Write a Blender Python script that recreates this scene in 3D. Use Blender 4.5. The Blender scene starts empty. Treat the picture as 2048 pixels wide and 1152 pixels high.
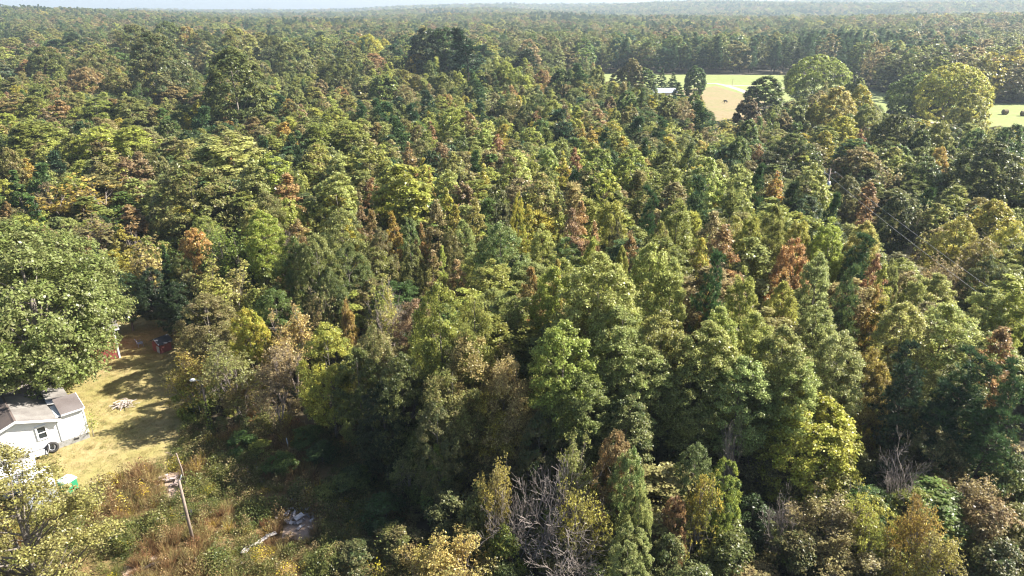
import bpy, math, random
import numpy as np
from mathutils import Vector, Matrix, noise as mnoise

R = math.radians
scene = bpy.context.scene
col = scene.collection

# ------------------------------------------------------------------ camera, world, sun, exposure
CAM_H, PITCH, FPX = 33.0, 22.0, 1380.0
cam_d = bpy.data.cameras.new("camera")
cam_d.sensor_width = 36.0
cam_d.lens = 36.0 * FPX / 2048.0
cam_d.clip_start = 0.5
cam_d.clip_end = 20000
cam = bpy.data.objects.new("camera", cam_d)
cam.location = (0, 0, CAM_H)
cam.rotation_euler = (R(90 - PITCH), 0, 0)
col.objects.link(cam)
scene.camera = cam

SUN_EL = 41.0
SUN_XY = Vector((0.96, 0.26)).normalized()
w = bpy.data.worlds.new("World")
scene.world = w
w.use_nodes = True
wn = w.node_tree
wn.nodes.clear()
sky = wn.nodes.new("ShaderNodeTexSky")
sky.sky_type = 'NISHITA'
sky.sun_disc = False
sky.sun_elevation = R(SUN_EL)
sky.sun_rotation = math.atan2(SUN_XY.x, SUN_XY.y)
sky.air_density = 1.0
sky.dust_density = 1.6
bg = wn.nodes.new("ShaderNodeBackground")
bg.inputs[1].default_value = 0.05
wo = wn.nodes.new("ShaderNodeOutputWorld")
wn.links.new(sky.outputs[0], bg.inputs[0])
wn.links.new(bg.outputs[0], wo.inputs[0])

sun_d = bpy.data.lights.new("sun", 'SUN')
sun_d.energy = 5.0
sun_d.angle = R(0.53)
sun_d.color = (1.0, 0.93, 0.82)
sun = bpy.data.objects.new("sun", sun_d)
ce = math.cos(R(SUN_EL))
sv = Vector((SUN_XY.x * ce, SUN_XY.y * ce, math.sin(R(SUN_EL))))
sun.rotation_euler = sv.to_track_quat('Z', 'Y').to_euler()
sun.location = (60, 20, 90)
col.objects.link(sun)

vs = scene.view_settings
vs.view_transform = 'Standard'
vs.look = 'None'
vs.exposure = 1.78
vs.gamma = 1.0
vs.use_curve_mapping = False
scene.cycles.max_bounces = 6
scene.cycles.diffuse_bounces = 3
scene.cycles.glossy_bounces = 2
scene.cycles.transmission_bounces = 3
scene.cycles.volume_bounces = 0
scene.cycles.use_denoising = True
scene.cycles.denoiser = 'OPENIMAGEDENOISE'
scene.cycles.denoising_prefilter = 'ACCURATE'
scene.cycles.sample_clamp_indirect = 3.0
scene.cycles.sample_clamp_direct = 12.0
scene.cycles.pixel_filter_type = 'BLACKMAN_HARRIS'
scene.cycles.filter_width = 1.15

# ------------------------------------------------------------------ helpers
cp, sp = math.cos(R(PITCH)), math.sin(R(PITCH))

def at(u, v, z=0.0):
    """photograph pixel -> world point on the level plane at height z"""
    xd, yd = (u - 1024) / FPX, (v - 576) / FPX
    down, fwd = sp + cp * yd, cp - sp * yd
    t = (CAM_H - z) / max(down, 1e-3)
    return Vector((xd * t, fwd * t, z)), t

def mat(name, rgb, rough=0.8, noise=0.0, nscale=5.0, rgb2=None, bump=0.0, metal=0.0, detail=4.0, coords='Object', bscale=None):
    m = bpy.data.materials.new(name)
    m.use_nodes = True
    nt = m.node_tree
    b = nt.nodes["Principled BSDF"]
    b.inputs["Roughness"].default_value = rough
    b.inputs["Metallic"].default_value = metal
    b.inputs["Base Color"].default_value = (*rgb, 1)
    if rgb2 is not None or noise:
        tc = nt.nodes.new("ShaderNodeTexCoord")
        nz = nt.nodes.new("ShaderNodeTexNoise")
        nz.inputs["Scale"].default_value = nscale
        nz.inputs["Detail"].default_value = detail
        nt.links.new(tc.outputs[coords], nz.inputs["Vector"])
        cr = nt.nodes.new("ShaderNodeValToRGB")
        c2 = rgb2 if rgb2 is not None else tuple(c * (1 - noise) for c in rgb)
        cr.color_ramp.elements[0].position = 0.35
        cr.color_ramp.elements[1].position = 0.65
        cr.color_ramp.elements[0].color = (*rgb, 1)
        cr.color_ramp.elements[1].color = (*c2, 1)
        nt.links.new(nz.outputs["Fac"], cr.inputs[0])
        nt.links.new(cr.outputs[0], b.inputs["Base Color"])
        if bump:
            bp = nt.nodes.new("ShaderNodeBump")
            bp.inputs["Strength"].default_value = bump
            bp.inputs["Distance"].default_value = 0.05
            n2 = nt.nodes.new("ShaderNodeTexNoise")
            n2.inputs["Scale"].default_value = bscale or nscale * 6
            nt.links.new(tc.outputs[coords], n2.inputs["Vector"])
            nt.links.new(n2.outputs["Fac"], bp.inputs["Height"])
            nt.links.new(bp.outputs[0], b.inputs["Normal"])
    return m

def leaf_material(name, mode, gloss=0.32, trans=0.48):
    """leaf colour = tint..tint2 of the tree, varied leaf by leaf and sprig by sprig"""
    m = bpy.data.materials.new(name)
    m.use_nodes = True
    nt = m.node_tree
    nt.nodes.clear()
    N, L = nt.nodes.new, nt.links.new
    a1 = N("ShaderNodeAttribute"); a1.attribute_type = mode; a1.attribute_name = "tint"
    a2 = N("ShaderNodeAttribute"); a2.attribute_type = mode; a2.attribute_name = "tint2"
    av = N("ShaderNodeAttribute"); av.attribute_type = 'GEOMETRY'; av.attribute_name = "leafvar"
    ac = N("ShaderNodeAttribute"); ac.attribute_type = 'GEOMETRY'; ac.attribute_name = "sprigvar"
    mx = N("ShaderNodeMix"); mx.data_type = 'RGBA'
    L(ac.outputs["Fac"], mx.inputs["Factor"])
    L(a1.outputs["Color"], mx.inputs[6]); L(a2.outputs["Color"], mx.inputs[7])
    hs = N("ShaderNodeHueSaturation")
    mr = N("ShaderNodeMapRange"); mr.inputs["To Min"].default_value = 0.45; mr.inputs["To Max"].default_value = 1.6
    L(av.outputs["Fac"], mr.inputs["Value"]); L(mr.outputs[0], hs.inputs["Value"])
    mh = N("ShaderNodeMapRange"); mh.inputs["To Min"].default_value = 0.485; mh.inputs["To Max"].default_value = 0.515
    L(av.outputs["Fac"], mh.inputs["Value"]); L(mh.outputs[0], hs.inputs["Hue"])
    L(mx.outputs[2], hs.inputs["Color"])
    pb = N("ShaderNodeBsdfPrincipled")
    pb.inputs["Roughness"].default_value = 0.38
    pb.inputs["Specular IOR Level"].default_value = gloss
    L(hs.outputs[0], pb.inputs["Base Color"])
    tr = N("ShaderNodeBsdfTranslucent")
    t2 = N("ShaderNodeHueSaturation"); t2.inputs["Hue"].default_value = 0.492; t2.inputs["Saturation"].default_value = 0.95; t2.inputs["Value"].default_value = 1.45
    L(hs.outputs[0], t2.inputs["Color"]); L(t2.outputs[0], tr.inputs["Color"])
    ms = N("ShaderNodeMixShader"); ms.inputs[0].default_value = trans
    L(pb.outputs[0], ms.inputs[1]); L(tr.outputs[0], ms.inputs[2])
    o = N("ShaderNodeOutputMaterial")
    L(ms.outputs[0], o.inputs[0])
    return m

M_LEAF = leaf_material("leaves", 'OBJECT')
M_NEEDLE = leaf_material("needles", 'OBJECT', 0.2, 0.15)
M_LEAF_I = leaf_material("far leaves", 'INSTANCER')
M_BARK = mat("bark", (0.13, 0.11, 0.09), 0.9, rgb2=(0.21, 0.185, 0.16), nscale=6, bump=0.4)
M_DARKBARK = mat("pine bark", (0.055, 0.042, 0.034), 0.95, rgb2=(0.10, 0.075, 0.06), nscale=6, bump=0.4)
M_TWIG = mat("dry twigs", (0.30, 0.26, 0.23), 0.85, rgb2=(0.20, 0.165, 0.15), nscale=2)

class MB:
    """collects polygons, builds ONE mesh"""
    def __init__(s):
        s.v, s.f = [], []
    def box(s, c, size, rz=0.0, M=None):
        sx, sy, sz = size[0] / 2, size[1] / 2, size[2] / 2
        n = len(s.v)
        cr, sr = math.cos(rz), math.sin(rz)
        for z in (-sz, sz):
            for x, y in ((-sx, -sy), (sx, -sy), (sx, sy), (-sx, sy)):
                p = Vector((c[0] + x * cr - y * sr, c[1] + x * sr + y * cr, c[2] + z))
                s.v.append(M @ p if M else p)
        for q in ((0, 3, 2, 1), (4, 5, 6, 7), (0, 1, 5, 4), (1, 2, 6, 5), (2, 3, 7, 6), (3, 0, 4, 7)):
            s.f.append([n + i for i in q])
        return s
    def poly(s, pts):
        n = len(s.v)
        s.v += [Vector(p) for p in pts]
        s.f.append(list(range(n, n + len(pts))))
        return s
    def prism(s, pts, off):
        """closed solid: polygon swept by the vector off"""
        n = len(s.v); k = len(pts); off = Vector(off)
        s.v += [Vector(p) for p in pts] + [Vector(p) + off for p in pts]
        s.f.append([n + i for i in range(k)][::-1]); s.f.append([n + k + i for i in range(k)])
        for i in range(k):
            j = (i + 1) % k
            s.f.append([n + i, n + j, n + k + j, n + k + i])
        return s
    def tube(s, pts, rad, sides=6, cap=True):
        pts = [Vector(p) for p in pts]
        n0 = len(s.v)
        for i, p in enumerate(pts):
            d = (pts[min(i + 1, len(pts) - 1)] - pts[max(i - 1, 0)]).normalized()
            a = d.orthogonal().normalized(); b = d.cross(a)
            r = rad[i] if hasattr(rad, '__len__') else rad
            for k in range(sides):
                t = 2 * math.pi * k / sides
                s.v.append(p + (a * math.cos(t) + b * math.sin(t)) * r)
        for i in range(len(pts) - 1):
            for k in range(sides):
                k2 = (k + 1) % sides
                s.f.append([n0 + i * sides + k, n0 + i * sides + k2, n0 + (i + 1) * sides + k2, n0 + (i + 1) * sides + k])
        if cap:
            s.f.append([n0 + k for k in range(sides)][::-1])
            s.f.append([n0 + (len(pts) - 1) * sides + k for k in range(sides)])
        return s
    def torus(s, c, R1, r1, M=None, n=20, k=8):
        n0 = len(s.v)
        for i in range(n):
            a = 2 * math.pi * i / n
            for j in range(k):
                b = 2 * math.pi * j / k
                p = Vector(((R1 + r1 * math.cos(b)) * math.cos(a), (R1 + r1 * math.cos(b)) * math.sin(a), r1 * 1.25 * math.sin(b)))
                if M: p = M @ p
                s.v.append(p + Vector(c))
        for i in range(n):
            for j in range(k):
                a, b = (i + 1) % n, (j + 1) % k
                s.f.append([n0 + i * k + j, n0 + a * k + j, n0 + a * k + b, n0 + i * k + b])
        return s
    def build(s, name, m, parent=None, smooth=False):
        me = bpy.data.meshes.new(name)
        me.from_pydata([tuple(v) for v in s.v], [], s.f)
        me.materials.append(m)
        if smooth:
            me.polygons.foreach_set("use_smooth", [True] * len(me.polygons))
        me.update()
        o = bpy.data.objects.new(name, me)
        col.objects.link(o)
        if parent: o.parent = parent
        return o

def tag(o, label=None, cat=None, group=None, kind=None):
    if label: o["label"] = label
    if cat: o["category"] = cat
    if group: o["group"] = group
    if kind: o["kind"] = kind
    return o

def empty(name, loc, rz=0.0):
    o = bpy.data.objects.new(name, None)
    o.location = loc
    o.rotation_euler = (0, 0, rz)
    o.empty_display_size = 0.2
    col.objects.link(o)
    return o

# ------------------------------------------------------------------ terrain
PX = [-400, 0, 300, 500, 750, 1000, 1250, 1500, 1700, 2048, 2500]
RISE = [0.0, 1.0, 8.0, 13.0, 22.0, 32.0, 38.0, 44.0, 50.0, 58.0, 60.0]
def elev(x, y):
    d = math.hypot(x, y)
    if d < 430 or y <= 0: return 0.0
    u = 1024 + FPX * cp * x / max(y, 1.0)
    rise = float(np.interp(u, PX, RISE))
    k = min(1.0, (d - 430) / 2400.0)
    e = rise * k ** 1.1
    nz = mnoise.noise(Vector((x / 520.0, y / 520.0, 1.3))) * 20 + mnoise.noise(Vector((x / 1400.0, y / 1400.0, 7.3))) * 20
    e += nz * min(1.0, (d - 430) / 900.0)
    if d > 3300: e -= (d - 3300) * 0.02
    return e

def sheet(name, pts, z, m, label=None, sub=1):
    mb = MB(); mb.poly([(p[0], p[1], z) for p in pts])
    o = mb.build(name, m); tag(o, label, None, None, "structure")
    return o

M_FLOOR = mat("forest floor", (0.05, 0.042, 0.026), 0.95, rgb2=(0.075, 0.06, 0.032), nscale=0.35, bump=0.6, bscale=4)
def build_ground():
    rs = [0, 20, 40, 60, 90, 130, 200, 300, 430, 520, 620, 740, 880, 1040, 1220, 1420, 1640, 1880, 2140, 2420, 2720, 3040, 3400, 3800, 4400, 5200, 6500]
    A = [i * 3.0 for i in range(-2, 63)]      # degrees, from beyond +X round to beyond -X
    A += [190, 210, 230, 250, 270, 290, 310, 330, 345]
    vs_, fs = [], []
    na = len(A)
    for r in rs:
        for a in A:
            x, y = r * math.cos(R(a)), r * math.sin(R(a))
            vs_.append((x, y, elev(x, y)))
    for i in range(len(rs) - 1):
        for j in range(na):
            k = (j + 1) % na
            fs.append((i * na + j, (i + 1) * na + j, (i + 1) * na + k, i * na + k))
    me = bpy.data.meshes.new("ground"); me.from_pydata(vs_, [], fs); me.materials.append(M_FLOOR)
    me.polygons.foreach_set("use_smooth", [True] * len(fs)); me.update()
    o = bpy.data.objects.new("ground", me); col.objects.link(o)
    tag(o, kind="structure")
build_ground()

def grass_mat(name, c1, c2, c3, s1=0.25, s2=2.5, bump=0.5):
    m = bpy.data.materials.new(name); m.use_nodes = True
    nt = m.node_tree; N, L = nt.nodes.new, nt.links.new
    b = nt.nodes["Principled BSDF"]; b.inputs["Roughness"].default_value = 0.95
    b.inputs["Specular IOR Level"].default_value = 0.1
    tc = N("ShaderNodeTexCoord")
    n1 = N("ShaderNodeTexNoise"); n1.inputs["Scale"].default_value = s1; n1.inputs["Detail"].default_value = 5; n1.inputs["Roughness"].default_value = 0.65
    n2 = N("ShaderNodeTexNoise"); n2.inputs["Scale"].default_value = s2; n2.inputs["Detail"].default_value = 6; n2.inputs["Roughness"].default_value = 0.75
    for n in (n1, n2): L(tc.outputs["Object"], n.inputs["Vector"])
    r1 = N("ShaderNodeValToRGB"); r1.color_ramp.elements[0].position = 0.38; r1.color_ramp.elements[1].position = 0.62
    r1.color_ramp.elements[0].color = (*c1, 1); r1.color_ramp.elements[1].color = (*c2, 1)
    r2 = N("ShaderNodeValToRGB"); r2.color_ramp.elements[0].position = 0.42; r2.color_ramp.elements[1].position = 0.75
    r2.color_ramp.elements[0].color = (0, 0, 0, 1)
    L(n1.outputs["Fac"], r1.inputs[0]); L(n2.outputs["Fac"], r2.inputs[0])
    mx = N("ShaderNodeMix"); mx.data_type = 'RGBA'
    L(r2.outputs[0], mx.inputs["Factor"]); L(r1.outputs[0], mx.inputs[6]); mx.inputs[7].default_value = (*c3, 1)
    L(mx.outputs[2], b.inputs["Base Color"])
    bp = N("ShaderNodeBump"); bp.inputs["Strength"].default_value = bump; bp.inputs["Distance"].default_value = 0.08
    n3 = N("ShaderNodeTexNoise"); n3.inputs["Scale"].default_value = s2 * 5; n3.inputs["Detail"].default_value = 4
    L(tc.outputs["Object"], n3.inputs["Vector"]); L(n3.outputs["Fac"], bp.inputs["Height"]); L(bp.outputs[0], b.inputs["Normal"])
    return m

def wobble(pts, n=7, amp=0.6, seed=3):
    """subdivide an outline and roughen it"""
    rng = random.Random(seed); out = []
    for i in range(len(pts)):
        a, b = pts[i], pts[(i + 1) % len(pts)]
        for k in range(n):
            p = a.lerp(b, k / n)
            out.append(Vector((p.x + rng.uniform(-amp, amp), p.y + rng.uniform(-amp, amp), 0)))
    return out
def P(*uv): return [at(u, v)[0] for u, v in uv]

LAWN = P((-350, 1010), (-350, 640), (120, 610), (330, 622), (395, 690), (425, 790), (405, 890), (330, 950), (200, 1005))
LOT = P((-100, 1060), (200, 998), (325, 942), (420, 870), (560, 850), (700, 880), (800, 960), (860, 1150), (800, 1500), (-300, 1500))
PASTURE = [Vector(p) for p in ((38, 262, 0), (44, 404, 0), (98, 392, 0), (168, 388, 0), (158, 300, 0), (158, 268, 0), (178, 268, 0), (340, 268, 0), (320, 175, 0), (182, 168, 0), (150, 205, 0), (108, 228, 0), (78, 262, 0))]
TAN = P((1385, 178), (1432, 172), (1500, 192), (1560, 215), (1560, 262), (1420, 272), (1290, 240), (1300, 190))
sheet("weedy_lot", wobble(LOT, 8, 0.7, 5), 0.004, grass_mat("weedy earth", (0.19, 0.125, 0.055), (0.12, 0.11, 0.04), (0.27, 0.17, 0.095), 0.3, 3.0))
sheet("lawn", wobble(LAWN, 8, 0.5, 6), 0.008, grass_mat("dry lawn", (0.28, 0.24, 0.095), (0.34, 0.265, 0.14), (0.21, 0.205, 0.075), 0.22, 2.2))
sheet("pasture_field", wobble(PASTURE, 5, 0.8, 7), 0.004, grass_mat("pasture", (0.215, 0.255, 0.095), (0.185, 0.23, 0.08), (0.26, 0.26, 0.13), 0.03, 0.4))
sheet("dry_field", wobble(TAN, 5, 0.8, 8), 0.008, grass_mat("tan field", (0.24, 0.185, 0.115), (0.19, 0.185, 0.085), (0.30, 0.24, 0.15), 0.05, 0.7))
M_DIRT = mat("pale dirt", (0.33, 0.25, 0.2), 0.95, rgb2=(0.25, 0.18, 0.13), nscale=1.2, bump=0.4)
M_ROAD = mat("road asphalt", (0.19, 0.185, 0.185), 0.9, noise=0.15, nscale=1.5, bump=0.2)
M_TRACK = mat("gravel track", (0.42, 0.36, 0.31), 0.95, noise=0.15, nscale=0.5, bump=0.2)
def strip(name, pts, wd, z, m, label=None):
    mb = MB(); n = len(pts); L_, R_ = [], []
    for i in range(n):
        d = (pts[min(i + 1, n - 1)] - pts[max(i - 1, 0)]); d.z = 0; d.normalize()
        s = Vector((-d.y, d.x, 0)) * wd / 2
        L_.append(pts[i] + s); R_.append(pts[i] - s)
    for i in range(n - 1):
        mb.poly([(*R_[i].xy, z), (*R_[i + 1].xy, z), (*L_[i + 1].xy, z), (*L_[i].xy, z)])
    o = mb.build(name, m); tag(o, kind="structure"); return o
strip("road", [Vector((60, 190, 0)), Vector((66, 172, 0)), Vector((73, 155, 0)), Vector((86, 126, 0)), Vector((96, 105, 0)), Vector((104, 70, 0)), Vector((106, 30, 0))], 6.0, 0.012, M_ROAD)
strip("gravel_track", P((1380, 167), (1432, 167), (1452, 171), (1478, 179), (1505, 190), (1535, 200)), 3.4, 0.016, M_TRACK)
strip("gravel_track", P((1450, 170), (1500, 172), (1560, 176), (1600, 178)), 2.6, 0.020, M_TRACK)
strip("driveway", [Vector((96, 105, 0)), Vector((112, 150, 0)), Vector((128, 200, 0)), Vector((132, 222, 0))], 5.0, 0.024, M_TRACK)
strip("driveway", [Vector((118, 246, 0)), Vector((128, 237, 0)), Vector((138, 232, 0)), Vector((152, 231, 0))], 7.0, 0.028, M_TRACK)
for k, (pp, sd) in enumerate(((P((325, 985), (338, 945), (362, 940), (372, 985), (350, 1000)), 1), (P((560, 1075), (600, 1010), (640, 1040), (615, 1085)), 2), (P((250, 1095), (330, 1055), (345, 1065), (290, 1110)), 3), (P((225, 1150), (310, 1110), (330, 1125), (270, 1152)), 4), (P((330, 905), (400, 885), (420, 895), (350, 920)), 9))):
    sheet("bare_earth", wobble(pp, 4, 0.18, 20 + sd), 0.016 + 0.004 * k, M_DIRT)

def inside(p, poly):
    c = False; n = len(poly)
    for i in range(n):
        a, b = poly[i], poly[i - 1]
        if (a[1] > p[1]) != (b[1] > p[1]) and p[0] < (b[0] - a[0]) * (p[1] - a[1]) / (b[1] - a[1]) + a[0]:
            c = not c
    return c
def seg_d(p, a, b):
    ax, ay = a; bx, by = b
    t = max(0, min(1, ((p[0] - ax) * (bx - ax) + (p[1] - ay) * (by - ay)) / ((bx - ax) ** 2 + (by - ay) ** 2)))
    return math.hypot(p[0] - ax - t * (bx - ax), p[1] - ay - t * (by - ay))
# ------------------------------------------------------------------ tree prototypes (numpy)
def unit(a): return a / np.maximum(np.linalg.norm(a, axis=-1, keepdims=True), 1e-9)

def leaf_mesh(name, pos, nrm, size, aspect, leafvar, sprigvar, m, quad=True, axis=None):
    """every leaf is one small blade; pos/nrm (N,3), size (N,)"""
    N = len(pos); rng = np.random.default_rng(N)
    if axis is None: axis = rng.normal(size=(N, 3))
    t = unit(axis - nrm * np.sum(axis * nrm, 1, keepdims=True))
    b = np.cross(nrm, t)
    L = (t * (size[:, None] * 0.5)); W = (b * (size[:, None] * 0.5 * aspect))
    k = 4 if quad else 3
    V = np.empty((N, k, 3))
    if quad:
        V[:, 0] = pos - L; V[:, 1] = pos - W * 1.0 + L * 0.1; V[:, 2] = pos + L; V[:, 3] = pos + W + L * 0.1
    else:
        V[:, 0] = pos - L * 0.9 - W; V[:, 1] = pos - L * 0.9 + W; V[:, 2] = pos + L
    me = bpy.data.meshes.new(name)
    me.vertices.add(N * k); me.vertices.foreach_set("co", V.reshape(-1).astype(np.float32))
    me.loops.add(N * k); me.loops.foreach_set("vertex_index", np.arange(N * k, dtype=np.int32))
    me.polygons.add(N)
    me.polygons.foreach_set("loop_start", np.arange(0, N * k, k, dtype=np.int32))
    me.polygons.foreach_set("loop_total", np.full(N, k, dtype=np.int32))
    a = me.attributes.new("leafvar", 'FLOAT', 'FACE'); a.data.foreach_set("value", leafvar.astype(np.float32))
    a = me.attributes.new("sprigvar", 'FLOAT', 'FACE'); a.data.foreach_set("value", np.clip(sprigvar, 0, 1).astype(np.float32))
    me.materials.append(m); me.update()
    return me

def tubes_mesh(name, segs, m, sides=4):
    """segs: list of (points, radii)"""
    mb = MB()
    for pts, rad in segs: mb.tube(pts, rad, sides, cap=False)
    me = bpy.data.meshes.new(name)
    me.from_pydata([tuple(v) for v in mb.v], [], mb.f)
    me.polygons.foreach_set("use_smooth", [True] * len(mb.f))
    me.materials.append(m); me.update()
    return me

PROF = {
    'pop': [(0, .55), (.15, .88), (.35, 1.0), (.58, .98), (.76, .84), (.9, .57), (1, .16)],
    'slm': [(0, .5), (.2, .85), (.45, 1.0), (.7, .8), (.88, .45), (1, .1)],
    'oak': [(0, .6), (.15, .9), (.38, 1.0), (.6, .93), (.8, .7), (.93, .42), (1, .15)],
    'rnd': [(0, .7), (.2, .95), (.4, 1.0), (.65, .9), (.85, .63), (.95, .38), (1, .1)],
    'ced': [(0, .75), (.12, 1.0), (.4, .78), (.7, .45), (.9, .2), (1, .03)],
    'shr': [(0, .8), (.3, 1.0), (.6, .92), (.85, .6), (1, .15)],
    'twg': [(0, .35), (.3, .75), (.6, 1.0), (.85, .8), (1, .25)],
}
def crown_clumps(rng, kind, Rr, z0, z1, n_lobe, n_per, lobe_r, shell):
    """sprig centres: lobes on the envelope, sprigs over each lobe"""
    pr = np.array(PROF[kind]); hs = rng.random(n_lobe * 6)
    rr = np.interp(hs, pr[:, 0], pr[:, 1])
    keep = rng.random(len(hs)) < (rr + 0.15); hs = hs[keep][:n_lobe]; rr = rr[keep][:n_lobe]
    n = len(hs); ang = (np.arange(n) * 2.399963 + rng.normal(size=n) * 0.5)
    wav = 1 + 0.16 * np.sin(ang * 2 + rng.random() * 6) + 0.1 * np.sin(ang * 3 + rng.random() * 6)
    rad = Rr * rr * wav * (shell + (1 - shell) * rng.random(n) ** 0.6)
    rad = np.maximum(rad - lobe_r * 0.55, 0.0)
    C = np.stack([rad * np.cos(ang), rad * np.sin(ang), z0 + hs * (z1 - z0 - lobe_r * 0.5)], 1)
    lr = lobe_r * rng.uniform(0.65, 1.25, n) * (0.55 + 0.45 * rr)
    lv = rng.random(n)
    d = unit(rng.normal(size=(n, n_per, 3))); d[..., 2] = np.abs(d[..., 2]) * 0.9 - 0.25 * rng.random((n, n_per))
    S = C[:, None] + d * (lr[:, None, None] * rng.uniform(0.45, 1.08, (n, n_per, 1)))
    sv_ = lv[:, None] * 0.6 + rng.random((n, n_per)) * 0.4
    return C, lr, S.reshape(-1, 3), d.reshape(-1, 3), sv_.reshape(-1)

def leaves_on(rng, S, D, sv_, per, spread, size, name, m, aspect=0.7, quad=True, up=0.3, rnd=0.85, droop=0.0):
    n = len(S)
    off = unit(rng.normal(size=(n, per, 3))) * spread * rng.random((n, per, 1)) ** 0.5
    off[..., 2] *= 0.7
    pos = (S[:, None] + off).reshape(-1, 3)
    nr = unit(np.repeat(D, per, 0) * 0.75 + rng.normal(size=(n * per, 3)) * rnd * 0.6 + np.array([0, 0, up]))
    sz = size * rng.uniform(0.65, 1.3, n * per)
    svr = np.repeat(sv_, per) + rng.normal(size=n * per) * 0.12
    lv = rng.random(n * per)
    return leaf_mesh(name, pos, nr, sz, aspect, lv, svr, m, quad)

def limbs(rng, C, H, z0, r0, n_l, wob=0.25, top=0.93, lean=0.25):
    """tapered trunk and limbs that reach the lobes"""
    k = 9; zs = np.linspace(0, H * top, k); off = np.cumsum(rng.normal(size=(k, 2)) * wob * 0.25, 0); off -= off[0]
    tr = [Vector((off[i, 0], off[i, 1], zs[i])) for i in range(k)]
    rad = [r0 * (1.25 if i == 0 else 1) * (1 - 0.88 * (i / (k - 1))) for i in range(k)]
    segs = [(tr, rad)]
    idx = rng.permutation(len(C))[:n_l]
    for i in idx:
        c = Vector(C[i]); h = math.hypot(c.x, c.y)
        zb = max(z0 * 0.75, c.z - h * rng.uniform(0.6, 1.1)); zb = min(zb, H * top * 0.95)
        f = zb / (H * top) * (k - 1); a = int(f); b = min(a + 1, k - 1)
        base = tr[a].lerp(tr[b], f - a)
        rb = r0 * (1 - 0.88 * f / (k - 1)) * 0.5
        mid = base.lerp(c, 0.5) + Vector((0, 0, -h * 0.08)) + Vector(rng.normal(size=3) * 0.15)
        segs.append(([base, mid, c], [rb, rb * 0.6, max(rb * 0.2, 0.012)]))
    return segs

def proto_leafy(kind, seed, H, Rr, z0f, n_lobe, n_per, per, lobe_r, spread, size, m=None, quad=True, nl=14, shell=0.6, r0=None, aspect=0.7, bark=None, sides=4, up=0.5, rnd=0.85, mleaf=None):
    rng = np.random.default_rng(seed)
    C, lr, S, D, sv_ = crown_clumps(rng, kind, Rr, H * z0f, H, n_lobe, n_per, lobe_r, shell)
    k_ = Rr * .97 / np.percentile(np.hypot(S[:, 0], S[:, 1]), 97); S[:, :2] *= k_; C[:, :2] *= k_
    zc = H * (z0f + (1 - z0f) * .35)
    O_ = unit((S - np.array([0, 0, zc])) / np.array([Rr, Rr, H * (1 - z0f) * .55]))
    D = unit(D * .45 + O_ * 1.0)
    cm = leaves_on(rng, S, D, sv_, per, spread, size, "crown", m or M_LEAF, aspect, quad, up, rnd)
    segs = limbs(rng, C, H, H * z0f, r0 or H * 0.011 + 0.03, nl)
    tm = tubes_mesh("trunk", segs, bark or M_BARK, sides)
    return dict(H=H, R=Rr, crown=cm, trunk=tm)

def proto_pine(seed, H, Rr, z0f=0.3, hi=True, m=None):
    rng = np.random.default_rng(seed)
    tr = [Vector((rng.normal() * .06 * i, rng.normal() * .06 * i, H * i / 8)) for i in range(9)]
    r0 = H * 0.011
    segs = [(tr, [r0 * (1 - .9 * i / 8) for i in range(9)])]
    T, TD = [], []
    z = H * z0f
    while z < H * 0.98:
        f = (z - H * z0f) / (H * (1 - z0f))
        ln = Rr * (1 - f ** 1.4 * 0.85) * (0.55 + 0.45 * min(1, f * 4)) 
        for k in range(rng.integers(4, 7)):
            a = rng.random() * 6.283; l = ln * rng.uniform(.65, 1.12); el = rng.uniform(0.15, 0.5) + f * 0.5
            d = Vector((math.cos(a) * math.cos(el), math.sin(a) * math.cos(el), math.sin(el)))
            i = z / H * 8; b = tr[int(i)].lerp(tr[min(int(i) + 1, 8)], i % 1)
            e = b + d * l
            segs.append(([b, b.lerp(e, .5) + Vector((0, 0, -.06 * l)), e], [.05, .03, .012]))
            nt = max(3, int(l / (0.30 if hi else 0.5)))
            for j in range(nt):
                s = 0.3 + 0.7 * (j + 1) / nt
                p = b.lerp(e, s)
                for q in range(2 if j < nt - 1 else 1):
                    sd = Vector(rng.normal(size=3)) ; sd.z = abs(sd.z) * .4; sd.normalize()
                    ll = l * 0.28 * (1.1 - s) + 0.15
                    T.append(p + sd * ll); TD.append((d * .5 + sd * .8 + Vector((0, 0, .7))).normalized())
        z += H * 0.045 * rng.uniform(.7, 1.3)
    T = np.array([tuple(t) for t in T]); TD = np.array([tuple(t) for t in TD])
    per = 20 if hi else 8
    nl_, wd = (0.42, 0.13) if hi else (0.7, 0.24)
    n = len(T)
    dirs = unit(np.repeat(TD, per, 0) * 0.8 + unit(rng.normal(size=(n * per, 3))) * 0.9)
    L = nl_ * rng.uniform(.7, 1.2, n * per)
    pos = np.repeat(T, per, 0) + dirs * (L[:, None] * .5)
    nr = unit(np.cross(dirs, rng.normal(size=(n * per, 3))))
    sv_ = np.repeat(rng.random(n), per)
    cm = leaf_mesh("crown", pos, nr, L, wd, rng.random(n * per), sv_, m or M_NEEDLE, False, axis=dirs)
    tm = tubes_mesh("trunk", segs if hi else segs[:30], M_DARKBARK, 4 if hi else 3)
    return dict(H=H, R=Rr, crown=cm, trunk=tm)

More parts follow.
